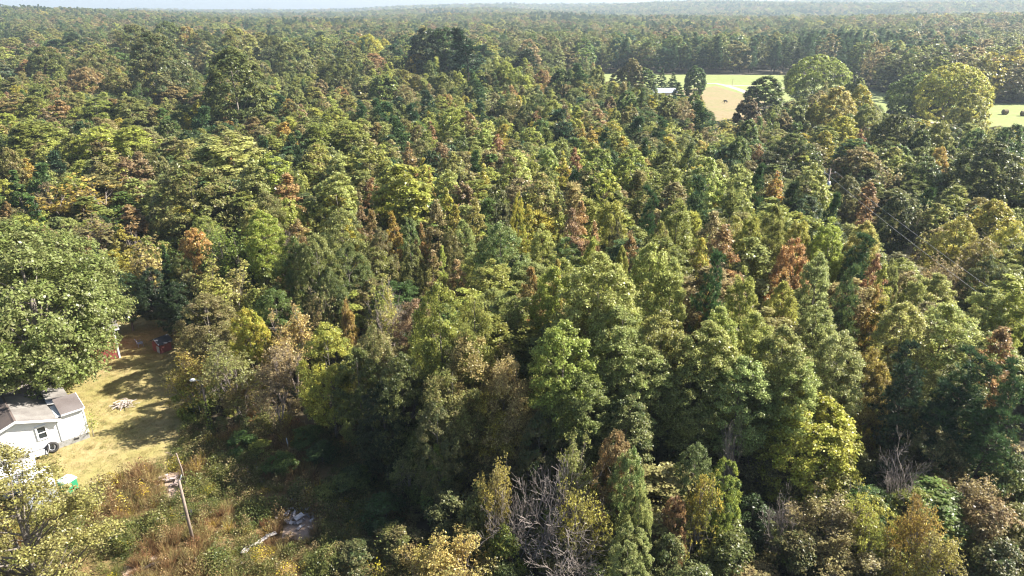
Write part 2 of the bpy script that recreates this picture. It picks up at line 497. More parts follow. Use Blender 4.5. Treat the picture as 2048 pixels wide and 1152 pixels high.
def grow(rng, p, d, L, r, depth, out, tips, spread=0.55, up=0.12, kids=(2, 4)):
    n = 3; pts = [p]; q = p.copy(); dd = d.copy()
    for i in range(n):
        dd = (dd + Vector(rng.normal(size=3)) * 0.13 + Vector((0, 0, up * .4))).normalized()
        q = q + dd * (L / n); pts.append(q.copy())
    out.append((pts, [r, r * .85, r * .7, r * .5]))
    if depth == 0:
        tips.append(q.copy()); return
    for k in range(rng.integers(*kids) + (1 if depth > 1 else 0)):
        s = rng.uniform(0.35, 1.0); i = int(s * n * .999); b = pts[i].lerp(pts[i + 1], s * n - i)
        nd = (dd + Vector(rng.normal(size=3)) * spread + Vector((0, 0, up))).normalized()
        grow(rng, b, nd, L * rng.uniform(.55, .8), r * .55, depth - 1, out, tips, spread, up, kids)

def proto_bare(seed, H, Rr, depth=5, leaf=0, leaf_size=0.14, stems=1, spread=0.55, m=None, per=6):
    rng = np.random.default_rng(seed)
    out, tips = [], []
    for s in range(stems):
        a = rng.random() * 6.28
        d = Vector((math.cos(a) * .25 * (stems > 1), math.sin(a) * .25 * (stems > 1), 1)).normalized()
        grow(rng, Vector((0, 0, 0)), d, H * .36, H * .011 + .015, depth, out, tips, spread)
    allp = np.array([tuple(q) for ps, _ in out for q in ps])
    zmax = allp[:, 2].max(); rmax = np.percentile(np.hypot(allp[:, 0], allp[:, 1]), 96)
    kz, kr = H / zmax, Rr / rmax
    out = [([Vector((q.x * kr, q.y * kr, q.z * kz)) for q in ps], [max(x, 0.011) for x in rr]) for ps, rr in out]
    main = [o for o in out if o[1][0] > H * .0052]; fine = [o for o in out if o[1][0] <= H * .0052]
    p = dict(H=H, R=Rr, trunk=tubes_mesh("trunk", main, M_TWIG, 5), branches=tubes_mesh("branches", fine, M_TWIG, 3))
    if leaf:
        T = np.array([(t.x * kr, t.y * kr, t.z * kz) for t in tips])
        T = np.repeat(T, leaf, 0) + rng.normal(size=(len(T) * leaf, 3)) * .22
        D = unit(T - np.array([0, 0, H * .5])); lob = np.sin(T[:, 0] * 1.3 + seed) * np.cos(T[:, 1] * 1.1) * .5 + .5
        p["crown"] = leaves_on(rng, T, D, lob * .6 + rng.random(len(T)) * .4, per, .2, leaf_size, "crown", m or M_LEAF, .7, True)
    return p

PR = {}
def near_protos():
    # high detail (within about 75 m) and medium detail (to about 220 m)
    PR['pop'] = [proto_leafy('pop', 10 + i, 16, 2.7, .4, 230, 11, 15, .5, .3, .155, r0=.15, nl=26, shell=.7, rnd=1.5) for i in range(4)]
    PR['slm'] = [proto_leafy('slm', 30 + i, 12, 1.7, .25, 110, 10, 11, .42, .28, .17, r0=.1, nl=16, shell=.6, rnd=1.4) for i in range(3)]
    PR['oak'] = [proto_leafy('oak', 50 + i, 14, 4.6, .2, 230, 14, 14, .8, .34, .175, r0=.24, nl=30, shell=.85) for i in range(4)]
    PR['rnd'] = [proto_leafy('rnd', 70 + i, 10, 3.6, .1, 230, 14, 12, .6, .28, .17, r0=.15, nl=24, shell=.9) for i in range(3)]
    PR['ced'] = [proto_leafy('ced', 90 + i, 9, 1.7, .03, 170, 12, 11, .3, .18, .14, r0=.12, nl=10, shell=.75, up=.5, bark=M_DARKBARK) for i in range(2)]
    PR['shr'] = [proto_leafy('shr', 110 + i, 4, 2.0, .02, 34, 26, 12, .7, .24, .15, r0=.06, nl=16, shell=.6) for i in range(3)]
    PR['pin'] = [proto_pine(130 + i, 14, 3.0) for i in range(3)]
    PR['bar'] = [proto_bare(150 + i, 9, 3.6, 5, stems=2) for i in range(2)]
    PR['twg'] = [proto_bare(170 + i, 9, 3.0, 4, leaf=5, stems=3, leaf_size=.17) for i in range(3)]
    PR['big'] = [proto_leafy('oak', 201, 17, 8.3, .13, 150, 48, 13, 1.9, .42, .25, r0=.42, nl=60, shell=.8)]
    PR['yel'] = [proto_leafy('oak', 211, 12, 5.0, .2, 110, 22, 14, .9, .3, .13, r0=.26, nl=80, shell=.35)]
    PR['mix'] = [proto_leafy('oak', 221, 16, 4.6, .08, 120, 30, 11, 1.15, .34, .18, r0=.22, nl=80, shell=.4)]
    a = dict(quad=False, sides=3)
    PR['pop_m'] = [proto_leafy('pop', 310 + i, 16, 2.7, .36, 150, 8, 8, .5, .36, .30, r0=.15, nl=10, shell=.75, **a) for i in range(5)]
    PR['slm_m'] = [proto_leafy('slm', 330 + i, 12, 1.7, .25, 80, 8, 7, .42, .3, .28, r0=.1, nl=8, shell=.75, **a) for i in range(4)]
    PR['oak_m'] = [proto_leafy('oak', 350 + i, 16, 5.0, .22, 200, 12, 8, .85, .42, .35, r0=.24, nl=16, shell=.88, **a) for i in range(5)]
    PR['wide_m'] = [proto_leafy('oak', 361 + i, 17, 8.0, .1, 300, 14, 7, 1.05, .5, .42, r0=.3, nl=24, shell=.85, **a) for i in range(3)]
    PR['huge_m'] = [proto_leafy('oak', 365 + i, 20, 13.0, .12, 520, 14, 7, 1.25, .55, .48, r0=.4, nl=30, shell=.88, **a) for i in range(2)]
    PR['rnd_m'] = [proto_leafy('rnd', 370 + i, 10, 3.6, .04, 260, 9, 9, .45, .34, .36, r0=.15, nl=10, shell=.85, **a) for i in range(3)]
    PR['ced_m'] = [proto_leafy('ced', 390 + i, 9, 1.7, .02, 140, 8, 8, .3, .22, .26, r0=.12, nl=6, shell=.8, **a) for i in range(2)]
    PR['shr_m'] = [proto_leafy('shr', 410 + i, 4, 2.0, .02, 24, 14, 8, .7, .3, .28, r0=.06, nl=8, shell=.6, **a) for i in range(2)]
    PR['pin_m'] = [proto_pine(430 + i, 15, 3.0, .22, False) for i in range(4)]
    PR['twg_m'] = [proto_bare(450 + i, 10, 3.0, 4, leaf=3, stems=2, leaf_size=.32, per=4) for i in range(2)]
    PR['bar_m'] = [proto_bare(460, 10, 3.2, 4, stems=2)]
near_protos()

COL = {  # leaf base colours
    'G': (.108, .124, .034), 'L': (.19, .207, .050), 'U': (.185, .205, .040), 'Z': (.31, .17, .055), 'N': (.34, .295, .06), 'Y': (.32, .275, .045), 'D': (.036, .056, .022),
    'O': (.265, .165, .065), 'R': (.17, .115, .07), 'T': (.185, .150, .072), 'P': (.034, .070, .036), 'S': (.145, .162, .058),
    'C': (.38, .31, .11), 'V': (.14, .125, .055), 'K': (.020, .032, .018), 'E': (.06, .10, .028), 'W': (.21, .228, .085), 'H': (.135, .138, .055), 'A': (.155, .135, .042),
}
for _k, _c in COL.items():
    _m = (1.2, 1.2, 1.2) if _k in 'YOCZN' else ((1.65, 1.6, 1.5) if _k in 'DKP' else (1.62, 1.6, 1.6))
    COL[_k] = tuple(min(.6, a * b) for a, b in zip(_c, _m))
WORD = {'G': 'olive green', 'L': 'pale yellow-green', 'U': 'bright yellow-green', 'Z': 'orange', 'N': 'golden', 'Y': 'yellow', 'D': 'dark green', 'O': 'orange',
        'R': 'rusty red', 'T': 'tan-brown', 'P': 'blue-green', 'S': 'grey-green', 'C': 'creamy yellow', 'V': 'brownish olive', 'K': 'almost black green',
        'E': 'deep green', 'W': 'silvery green', 'A': 'mustard yellow', 'H': 'greyish olive', 'B': 'leafless grey'}
KIND = {'pop': ('poplar_tree', 'poplar', 'poplar'), 'slm': ('young_tree', 'slim young tree', 'young tree'), 'oak': ('oak_tree', 'broad oak', 'oak'),
        'rnd': ('round_tree', 'dome-crowned tree', 'dome-crowned tree'), 'ced': ('cedar_tree', 'narrow cedar', 'cedar'), 'shr': ('shrub', 'low shrub', 'shrub'),
        'pin': ('pine_tree', 'tufted pine', 'pine'), 'bar': ('bare_tree', 'bare-branched tree', 'bare tree'), 'twg': ('thinning_tree', 'twiggy thinning tree', 'thinning tree'),
        'big': ('oak_tree', 'oak', 'oak'), 'yel': ('oak_tree', 'oak', 'oak'), 'mix': ('oak_tree', 'oak', 'oak')}
# ------------------------------------------------------------------ the trees, each by its top in the photograph
# u v width kind colour[/second] [height] | label | phrase other labels may use
CAT = """
8 433 395 big H/G 17 | huge spreading oak with bright rounded crown shading the brick house at the lawn edge | the huge oak
-20 890 370 yel A/V 12 | yellow-leaved oak with bare limbs showing, overhanging the white box trailer | the yellow oak over the trailer
405 585 120 oak T/G 8.5 | brown-green bushy tree behind the little red shed, with dark shaded skirt | the tree behind the shed
490 608 82 rnd U/Y 9 | small bright yellow-green tree with gold edge beside a cream bleached one | the bright tree by the cream one
572 613 88 twg C/T 9 | cream-yellow thinning tree with grey twigs showing under its top | the cream thinning tree
382 700 84 twg U/O 6.4 | yellow-green sapling clump with orange tips leaning over the mown lawn | the sapling clump by the lawn
376 745 64 shr G/U 4.4 | |
455 682 96 twg S/T 7.4 | grey-green thin tree with pale stems just beyond the lamp pole | the thin tree past the lamp pole
540 690 84 twg T/T 7.8 | brown twiggy tree with slanting bare pale stems between lamp pole and gold-leaved tree | the brown twiggy tree
475 760 70 twg G/T 4 | |
648 643 120 oak N/G 10.5 | gold-topped tree with dark green shaded lower crown above the black hollow | the gold-topped tree
712 690 100 oak D/G 10 | dark green leafy tree with tall pale trunk at the edge of the black hollow |
745 645 90 oak G/T 11 | |
445 512 112 twg U/T 10 | yellow-green airy tree with fine orange tips rising behind the cream thinning tree |
785 545 112 bar B 12 | large bare grey tree leaning over the canopy, a little yellow left on its top | the large bare grey tree
765 552 60 twg C/L 11.5 | |
690 592 40 shr Y/T 9 | |
650 560 60 twg T/S 9 | |
545 572 88 oak E/G 9.5 | fresh green bushy tree between the cream tree and the big grey-green oaks |
875 560 120 oak U/G 15 | lumpy bright green oak standing beside the large bare grey tree | the lumpy bright oak
948 566 105 mix G/L 15.5 | |
955 640 165 mix C/V 13 | broad vine-hung tree, brown and gold with pale dead twigs, middle of the woods edge | the vine-hung tree
1030 690 120 mix C/T 12.5 | gold-brown tangled tree with bleached hanging twigs beside the vine-hung tree | the tangled gold tree
900 720 130 mix G/V 11.5 | |
1005 760 120 mix V/Y 10 | |
870 800 90 oak D/V 9.5 | |
800 700 110 oak D/G 11 | |
760 760 90 oak K/D 9 | |
830 850 60 shr D/G 6.5 | |
1200 503 130 pop L/W 17.5 | tallest pale poplar, its glittering cone rising in the centre of the wood | the tallest pale poplar
1110 530 75 pop L/U 15.5 | |
1062 526 50 slm Z/V 14.5 | small flame-orange tree with green foot squeezed in before the grey-green oak | the flame-orange tree
1115 510 34 slm V/Y 15 | |
1305 482 84 pop L/W 17 | |
1345 508 66 pop L/W 16 | |
1190 468 60 pop L/U 17.5 | |
1245 488 34 pop L/G 16 | |
1130 640 110 pop G/L 14.5 | |
1240 610 120 pop W/S 14.5 | |
1330 620 105 pop L/W 14 | |
1290 690 100 pop S/W 12.5 | |
1160 740 105 pop G/S 11.5 | |
1420 640 110 pop W/S 14 | |
1490 530 62 pop L/G 16 | |
1445 608 78 pop L/W 14.5 | |
1515 620 78 pop L/W 14 | |
1390 720 100 pop S/G 11.5 | |
1490 710 100 pop S/W 12 | |
1570 650 90 pop W/S 13.5 | |
1260 790 100 pop S/D 10 | |
1370 800 90 oak D/S 8.5 | |
1600 705 95 pop S/W 12 | |
1430 504 100 pin P/E 16.3 | dark tufted pine with a bare dark trunk just beyond a small orange tree | the mid-wood pine
1416 572 34 slm Z/Y 13.5 | narrow orange young tree tucked against the mid-wood pine trunk | the orange spire
1405 468 44 slm Y/L 15.5 | |
1450 445 72 slm T/O 16 | |
1430 415 60 slm T/V 15.5 | |
1506 415 46 pop L/U 16 | |
1552 408 48 pop L/G 15.5 | |
1602 423 48 pop L/U 15.5 | |
1665 432 60 pop L/U 15 | |
1640 500 60 pop W/S 14.5 | |
1594 465 104 rnd Z/T 14.8 | strong rust-orange cone-shaped tree standing out among pale poplars | the rust-orange cone tree
1572 532 44 slm Z/V 13.5 | |
1572 560 66 pop L/U 13.5 | |
1640 600 76 pop S/W 13 | |
1712 524 76 pin P/S 14 | thin open pine with a dark stem among silvery poplars | the thin open pine
1722 462 88 pin P/E 14 | dark pine crowned by a cream poplar top near the wires | the pine near the wires
1736 438 54 pop C/L 14.5 | |
1757 500 44 slm R/O 13.5 | |
1787 508 50 rnd S/G 12.5 | |
1772 520 36 slm L/U 13 | |
1757 562 28 slm O/Y 13 | |
1768 592 44 slm Y/D 12 | |
1650 632 50 rnd D/S 11.5 | |
1850 456 26 slm U/T 9.5 | |
1832 462 60 bar B 9 | bare purplish thicket tree below the wires in the dark gap | the bare tree under the wires
1880 540 76 pop L/W 12 | |
1840 548 50 pop S/L 12 | |
1815 602 98 pop L/W 13 | |
1905 605 108 pop L/W 13 | |
1985 568 64 pop W/L 11.5 | |
2035 574 60 pop L/U 11.5 | |
2010 650 80 slm T/O 12 | |
1745 690 90 oak N/V 11 | golden small-leaved tree leaning beside the pair of dark pines | the golden leaning tree
1690 660 90 pop S/W 12.5 | |
1832 690 112 pin K/P 12 | darkest pine of the cluster at the edge of the golden tree | the darkest pine
1955 692 140 pin P/E 12.5 | great dark pine with radiating tufts beside the darkest pine | the great pine
2040 722 100 pin P/E 12 | |
1900 760 110 pin P/K 10 | |
1990 820 110 pin P/E 9 | |
1625 776 225 rnd U/N 9.5 | wide yellow-green dome with bare grey stems showing beneath | the wide yellow-green dome
1640 860 150 twg T/U 7 | |
1560 880 90 twg V/T 6 | |
1232 852 92 rnd V/O 10 | |
1262 884 92 rnd W/E 9.5 | silvery fresh-green column of leaves beside the leafless tree | the silvery green column
1282 960 64 rnd W/S 8 | |
1262 1040 92 rnd W/S 6.5 | |
1180 958 84 twg Y/V 8 | thin yellow-leaved tree between the leafless tree and silvery column |
1095 905 190 bar B 9 | wide leafless grey tree spreading its twigs over the shaded thicket | the leafless tree
1030 960 110 bar B 7 | |
1130 1040 150 bar B 6 | |
1150 860 84 twg L/V 9.5 | |
1010 1046 84 shr U/E 5 | bright yellow-green bush at the foot of the leafless tree |
905 1060 130 twg V/C 5.5 | |
840 1090 110 twg T/Y 4.5 | |
872 884 64 ced E/L 6.5 | feathery light green cedar alone at the edge of the black hollow | the feathery cedar
985 905 60 twg Y/V 8 | |
960 960 90 shr G/V 6 | |
900 980 100 shr D/V 4.5 | |
1080 820 90 oak D/V 9 | |
1010 1130 120 shr D/S 3.5 | |
1355 985 60 rnd R/O 6.5 | dull red and orange bush in shade beyond the silvery column | the dull red bush
1340 1060 70 shr S/D 5 | |
1456 908 84 rnd E/U 8 | |
1402 945 64 twg G/Y 7.5 | |
1395 880 80 oak D/S 8.5 | |
1478 820 52 bar B 9 | |
1800 855 124 bar B 8.5 | bare dark-stemmed tree between the yellow-green dome and the pines | the bare dark-stemmed tree
1880 850 110 oak D/T 7.5 | |
1655 978 110 twg T/V 6 | |
1570 955 76 bar B 6.5 | |
1845 990 64 twg Y/O 7 | tall thin tree with orange-gold top in the shaded thicket | the orange-gold topped tree
1870 1058 92 twg Y/V 6 | |
1762 990 92 twg L/Y 6.5 | |
1985 990 130 shr T/R 5.5 | |
2020 1080 130 shr V/D 4.5 | |
1600 1060 110 shr D/V 4.5 | |
560 905 66 shr G/E 1.6 | |
640 880 60 shr D/E 2.0 | |
705 930 80 shr G/D 2.4 | |
650 965 56 shr L/G 1.5 | |
765 985 84 shr D/E 2.6 | |
800 1050 90 shr G/V 2.6 | |
715 1085 90 shr V/D 2.0 | |
610 850 60 shr E/G 1.8 | |
480 860 60 shr E/D 1.8 | |
520 880 50 shr G/L 1.4 | |
740 880 70 shr D/V 3.0 | |
825 900 70 twg V/G 4.5 | |
1720 1080 130 twg T/V 4.5 | |
1460 1060 120 shr D/G 4 | |
1400 1130 120 shr D/S 3.5 | |
1190 1130 120 shr G/S 3.5 | |
2030 900 110 shr G/D 6 | |
1950 930 90 twg T/V 6 | |
1998 392 100 oak N/U 12.5 | golden-leaved broad tree, first crown of the large gold group near the road | the golden group
1925 428 92 oak N/U 12 | |
2040 438 92 oak N/L 12 | |
1972 470 96 oak V/Y 11 | |
1900 500 70 twg V/T 10 | |
1985 505 80 oak D/G 10.5 | |
1640 105 112 oak U/G 18 | tall yellow-green oak rising above the pasture edge | the tall pasture-edge oak
1716 148 56 rnd G/S 15 | |
1680 168 70 oak N/C 16.5 | |
1726 164 56 oak U/Y 16 | |
1635 200 44 rnd L/Y 13 | |
1598 200 54 rnd S/G 13 | |
1566 216 54 rnd G/V 12 | |
1742 206 62 oak G/L 13.5 | |
1690 227 62 oak N/U 12.5 | yellow-orange tree above the dark gap by the road | the yellow tree by the road
1722 256 28 slm R/O 11 | |
1590 262 104 oak G/D 13 | massive dense green dome close to the grey road | the massive green dome
1536 148 94 rnd E/G 14 | dark round tree standing alone in the tan field, lit down one side | the lone field tree
1497 190 50 rnd K/R 12 | |
1392 128 54 rnd E/D 12 | neat ball-shaped dark tree beside three narrow cedars on the field | the ball-shaped tree
1325 135 20 ced D/E 8.8 | narrow dark cedar between a round green tree and a pair of cedars |
1347 140 22 ced D/E 9 | narrow dark cedar tight behind a stouter cedar beside the ball-shaped tree |
1358 160 34 ced D/E 9.2 | stouter cedar just in front of the ball-shaped tree |
1265 113 44 rnd V/G 15.3 | |
1245 133 44 rnd G/V 11.5 | |
1288 132 60 rnd E/G 11.7 | |
1255 178 58 rnd G/E 12.5 | |
1340 192 58 rnd G/V 12 | |
1302 187 28 slm Y/U 11 | narrow bright yellow tree just before the metal roof by the field | the narrow yellow tree
1390 180 46 rnd G/E 13 | |
1408 202 60 pin E/P 13 | |
1385 217 22 slm O/T 10 | |
1325 230 50 pin P/E 13 | |
1275 233 60 pin E/P 13 | |
1450 235 46 twg Y/C 8 | |
1500 235 58 rnd G/E 12 | |
1395 258 38 rnd S/L 9.5 | |
1405 276 48 oak Y/C 10.5 | |
1432 250 42 twg S/L 8 | |
1850 140 112 oak E/G 15.3 | dark spreading oak on a thick visible trunk beside the driveway | the dark driveway oak
1915 122 120 oak N/U 18.7 | great orange-gold oak touching the dark driveway oak | the great orange-gold oak
1952 182 80 oak N/G 14 | |
1785 213 22 shr K/D 3.5 | |
1800 222 84 oak G/D 15 | |
1848 246 56 rnd G/D 13.5 | |
1885 236 62 oak G/L 14 | |
1905 275 54 rnd S/G 11.5 | |
1626 318 60 pop L/W 15 | tall thin poplar with two pale stems showing, close before the grey road | the twin-stemmed poplar
1722 290 94 oak G/T 12.5 | |
1742 360 34 slm O/R 10.5 | |
1790 328 64 twg T/S 11 | |
1852 304 92 oak G/E 12.5 | |
1884 288 46 oak O/Y 12.5 | |
1802 382 72 oak D/G 11.5 | |
1865 375 64 pin D/E 11.5 | |
1985 270 120 oak D/G 15.5 | massive dark tree with glowing rim beyond the golden group | the massive rim-lit tree
2030 238 66 oak D/E 15 | |
1995 366 62 rnd G/D 9.5 | |
1556 338 32 slm O/Y 12.5 | |
1582 362 56 pin K/D 13 | |
1672 388 44 pin E/P 13 | |
1882 398 54 slm L/T 11 | |
1842 398 60 twg V/S 10.5 | |
1700 345 60 oak V/G 11 | |
1485 328 54 pop L/W 15.5 | |
1480 268 64 oak G/E 13.5 | |
1520 284 24 slm O/T 12 | |
1520 330 52 pin E/P 14 | |
1418 312 64 pop L/W 16 | |
1395 352 76 pin P/S 15 | long-needled soft pine among poplars, with streaked drooping tufts | the soft pine
1345 276 42 oak U/D 13 | |
1382 284 42 pin P/G 13.5 | |
1345 325 46 pop L/G 14.5 | |
1266 292 58 pop L/U 15.5 | |
1246 267 34 slm U/Y 13.5 | |
1226 296 44 oak D/E 13 | |
1292 276 34 pin E/P 13 | |
1196 290 62 pop L/G 15.5 | |
1150 290 26 slm R/O 14 | rust-red narrow tree in the middle rows of poplars |
1126 300 34 slm L/Y 14 | |
1096 292 40 pop S/L 14 | |
1066 302 34 slm U/L 14 | |
1032 298 62 pop L/W 15 | |
1122 272 60 rnd G/S 13.5 | |
1212 332 60 pop L/U 15 | |
1152 342 56 pin K/P 14.5 | |
1186 366 30 oak D/K 13 | |
1082 342 62 pop L/T 15 | |
1145 410 40 slm R/T 13.5 | |
1162 395 40 slm T/O 14 | |
1222 384 58 pop U/L 15.5 | |
1302 370 56 pin P/E 15 | |
1356 392 72 pop G/L 16 | |
1037 378 42 oak Y/U 15 | golden young oak beside a dark green one in mid wood | the golden young oak
1058 405 40 slm Y/L 14 | |
1190 436 34 slm O/T 14 | |
1122 464 56 rnd U/W 11 | low rounded lime-green crown in front of a dark gap in mid wood | the lime crown
1262 455 44 slm V/O 15 | |
1236 430 40 oak D/V 14 | |
1325 440 50 pop L/V 15 | |
1085 445 50 pop W/L 13 | |
1000 440 118 oak S/E 14.5 | big grey-green oak with fine feathery crown, mid wood | the big grey-green oak
1078 180 56 oak G/E 14 | |
1106 194 48 oak U/L 14 | |
1072 215 22 slm O/T 12 | |
1120 214 84 pin K/P 14.5 | wide very dark pine between yellow and rusty trees below the pasture | the wide dark pine
1156 208 32 slm U/L 13.5 | |
1192 206 42 slm R/T 14 | |
1165 246 22 slm Y/O 12 | |
1182 250 32 slm C/Y 12 | |
1220 188 36 rnd R/G 12.5 | |
1232 212 34 rnd L/G 12 | |
1260 206 54 rnd L/V 12.5 | |
1210 252 40 pin P/D 13.5 | |
1050 205 44 oak G/D 13 | |
1055 98 74 pin K/D 18 | |
1036 128 50 oak U/G 17 | |
1086 134 42 oak T/O 15.5 | |
1122 134 54 rnd D/E 16 | |
1162 126 52 pin P/E 17 | |
1196 128 48 rnd G/S 16 | |
1190 164 44 twg Y/T 12 | |
1010 118 58 oak U/L 17 | |
986 140 44 ced G/P 14 | |
960 160 46 pin P/E 14.5 | |
852 50 80 oak D/K 21 | |
888 48 80 oak D/E 21 | |
932 58 96 pin K/P 22 | giant near-black pine with its oak neighbours forming the darkest mass beyond the wood | the giant black pine
970 88 56 pin P/D 18 | |
900 110 40 oak V/T 15 | |
910 90 80 oak K/D 18 | |
830 104 60 oak N/Y 17 | bright golden tree alone before the giant black pine | the bright golden tree
806 134 44 oak Y/V 14.5 | |
765 145 76 rnd E/L 15 | smooth fresh-green dome, half in deep shade, beside the bright golden tree | the half-shaded dome
725 155 80 twg L/V 12 | |
745 124 34 slm R/S 14.5 | |
746 102 66 oak O/V 16 | |
736 64 64 oak U/Y 19.5 | |
768 74 42 oak Y/U 18.5 | |
792 86 52 pin P/D 18 | |
676 112 80 oak D/G 18 | |
666 88 50 oak G/L 17 | |
636 62 48 pin K/D 20 | very dark conical tree standing up behind paler oaks | the dark cone
602 78 54 oak L/O 18 | |
577 80 82 oak V/G 19 | tall tan-olive oak with a columnar crown between dark neighbours | the tan-olive oak
542 66 72 oak D/G 19.5 | |
540 120 42 bar B 14 | |
642 156 38 rnd R/T 13 | |
622 162 42 slm G/L 13.5 | |
620 112 44 oak G/V 15 | |
700 78 44 oak V/O 17 | |
530 172 62 pop G/L 14.5 | |
552 186 52 pin P/D 14 | |
576 190 38 slm Y/O 14 | |
601 205 26 slm R/T 13 | slender red-brown tree in the rows below the tan-olive oak |
590 170 50 rnd S/G 13 | |
692 182 50 slm L/T 13.5 | |
666 210 60 pop L/G 14.5 | |
636 240 62 pop L/G 14.5 | |
692 236 72 pop G/L 14.5 | |
720 205 38 pin P/E 13 | |
752 196 46 pin P/E 13.5 | |
774 200 60 pin P/E 14 | |
800 235 60 pin P/E 14 | |
826 205 44 pin D/P 13.5 | |
855 182 54 pin P/K 14 | |
892 182 42 oak O/L 12.5 | |
752 240 34 slm O/T 13 | |
860 240 24 slm R/O 12.5 | narrow brick-red tree among dark young pines | the brick-red tree
906 210 48 pop U/L 14 | bright lime poplar next to a narrow orange-brown tree | the lime poplar
936 214 30 slm O/V 14 | |
886 214 34 slm L/G 13 | |
986 186 62 twg S/W 12 | |
960 200 40 pin D/P 13 | |
994 260 28 slm R/O 13 | |
966 242 42 slm L/W 13.5 | |
948 236 40 slm L/T 13 | |
920 262 50 oak D/G 13 | |
565 236 40 slm O/Y 13.5 | |
592 256 62 oak D/E 13.5 | |
520 245 50 slm T/V 12.5 | |
525 268 46 pin D/P 13 | |
782 276 42 slm T/W 13 | |
816 282 34 slm O/T 13 | |
842 272 52 oak V/G 13 | |
880 276 40 slm R/V 13 | |
846 312 28 slm Y/U 13 | vivid yellow narrow tree before a brown-red one in mid wood | the vivid yellow tree
858 332 22 slm Y/O 12.5 | |
905 300 54 pop L/S 14 | |
892 332 54 pop L/W 14 | |
936 324 42 slm T/S 14 | |
952 300 42 pin E/P 13.5 | |
968 326 38 slm L/Y 14 | |
806 322 104 pop L/U 16 | wide pale poplar, its crown twice as wide as its neighbours in mid wood | the wide pale poplar
776 330 60 pop L/G 15 | |
735 283 84 pop G/L 15.5 | |
711 296 36 pin P/E 14 | |
632 285 64 pop L/V 15 | |
676 302 60 pop S/W 14.5 | |
590 290 44 pin D/K 13.5 | |
541 298 74 pop L/U 15 | |
505 320 64 pop W/G 14 | |
666 336 84 pop W/L 15.5 | |
640 362 24 slm U/E 13.5 | small vivid green spire in front of a silvery poplar | the vivid green spire
572 342 60 slm T/O 14.5 | |
740 345 32 slm O/R 13.5 | |
892 370 30 slm Y/U 14 | |
872 395 50 slm T/V 14 | |
910 402 36 slm Y/V 13.5 | |
992 360 64 oak D/V 14.5 | |
950 390 50 slm V/L 14.5 | |
926 436 46 pop W/G 12.5 | |
722 394 26 slm O/R 13 | |
742 415 36 slm O/V 13 | |
782 416 36 slm Y/O 13 | |
815 424 58 rnd E/S 12 | |
842 440 26 slm O/V 12 | |
682 412 100 oak S/G 13.5 | |
592 432 42 slm T/O 12.5 | |
560 440 44 bar B 11.5 | |
520 418 60 pop L/U 13.5 | |
530 380 60 pop G/V 14 | |
588 468 80 oak G/E 12 | |
628 462 90 oak S/G 12.5 | |
692 482 84 oak S/E 12 | |
655 530 60 oak S/D 10.5 | |
752 486 90 rnd V/L 10.5 | |
822 478 66 rnd S/G 11 | |
866 496 46 slm R/L 11.5 | small rusty-red tree behind the lumpy bright oak | the small rusty tree
884 487 24 slm U/L 11.5 | |
912 513 42 slm O/T 11.5 | |
760 450 60 oak G/V 12 | |
900 455 60 oak G/V 12 | |
375 320 196 oak G/V 14.5 | very broad lumpy oak, largest of the crowns left of mid wood | the very broad oak
166 346 118 twg Y/T 11.5 | wide olive-gold topped tree with brown twiggy underside | the olive-gold topped tree
190 420 100 twg T/V 9.5 | |
405 425 66 oak L/S 10.5 | |
386 452 64 oak C/O 9.5 | creamy gold small crown below the very broad oak | the creamy crown
240 446 44 slm Y/V 9.5 | |
142 458 60 shr V/T 8 | |
176 468 50 shr T/O 8 | |
292 470 60 twg T/C 9 | |
325 485 44 ced E/K 9.5 | |
356 502 50 oak G/D 8.5 | |
300 530 70 oak K/D 7.5 | |
240 540 70 oak K/D 7 | |
345 560 70 oak K/D 7 | |
470 438 100 twg E/U 11.5 | fine-leaved deep green tree spreading flat below pale poplars | the fine-leaved green tree
508 404 64 pop L/C 13 | |
255 405 50 slm T/O 10 | |
262 440 60 bar B 8.5 | |
60 385 48 ced E/K 10.5 | deep green pointed cedar just beyond the huge oak | the pointed cedar
24 332 58 ced D/E 12 | |
10 400 40 rnd V/O 8 | |
78 328 64 pin E/D 11.5 | |
45 308 42 slm Y/O 12 | |
110 300 60 pin K/P 12 | |
12 290 60 oak G/T 13.5 | |
90 360 50 oak D/R 10 | |
212 292 66 slm T/L 13 | |
245 304 46 slm R/T 13 | |
276 298 46 slm R/T 13 | |
188 312 54 slm V/T 12.5 | |
310 300 54 oak G/T 12.5 | |
342 268 54 slm R/S 13 | |
372 274 48 pop W/L 13 | |
456 262 116 pop L/W 15 | large pale green poplar sloping down in the far rows | the large sloping poplar
410 285 64 pop W/G 13.5 | |
260 247 78 pop L/U 14.5 | |
292 252 44 slm T/V 13 | |
192 250 78 pop L/U 14.5 | |
140 262 72 oak U/V 13.5 | |
62 234 88 pop G/L 14.5 | |
8 222 56 pop L/U 13.5 | |
110 240 44 slm G/L 13 | |
86 214 36 slm R/T 13 | |
116 196 50 slm O/T 13.5 | pale orange young tree among olive poplars far down the wood | the pale orange tree
66 188 52 pop G/L 14 | |
30 184 74 pop T/G 14 | |
142 184 52 slm G/V 13.5 | |
192 190 62 pop G/L 14 | |
226 190 48 slm O/T 13.5 | |
252 188 60 pop S/G 14 | |
155 240 50 pin P/D 12.5 | |
302 252 50 slm S/T 12 | |
360 205 50 oak G/E 13 | |
405 213 60 pin P/E 13 | |
330 235 50 rnd G/D 12 | |
435 240 50 slm S/V 13 | |
482 192 60 pin P/D 13.5 | |
450 200 44 slm V/O 13 | |
505 225 44 slm R/G 13 | |
345 169 84 rnd V/T 11.5 | wide flat brown-green dome, one of two low domes before tall oaks | the brown-green dome
410 180 76 rnd T/R 11 | wide flat pinkish-brown dome next to the brown-green one | the pinkish-brown dome
305 211 56 rnd T/V 11 | |
300 139 72 twg L/V 14 | |
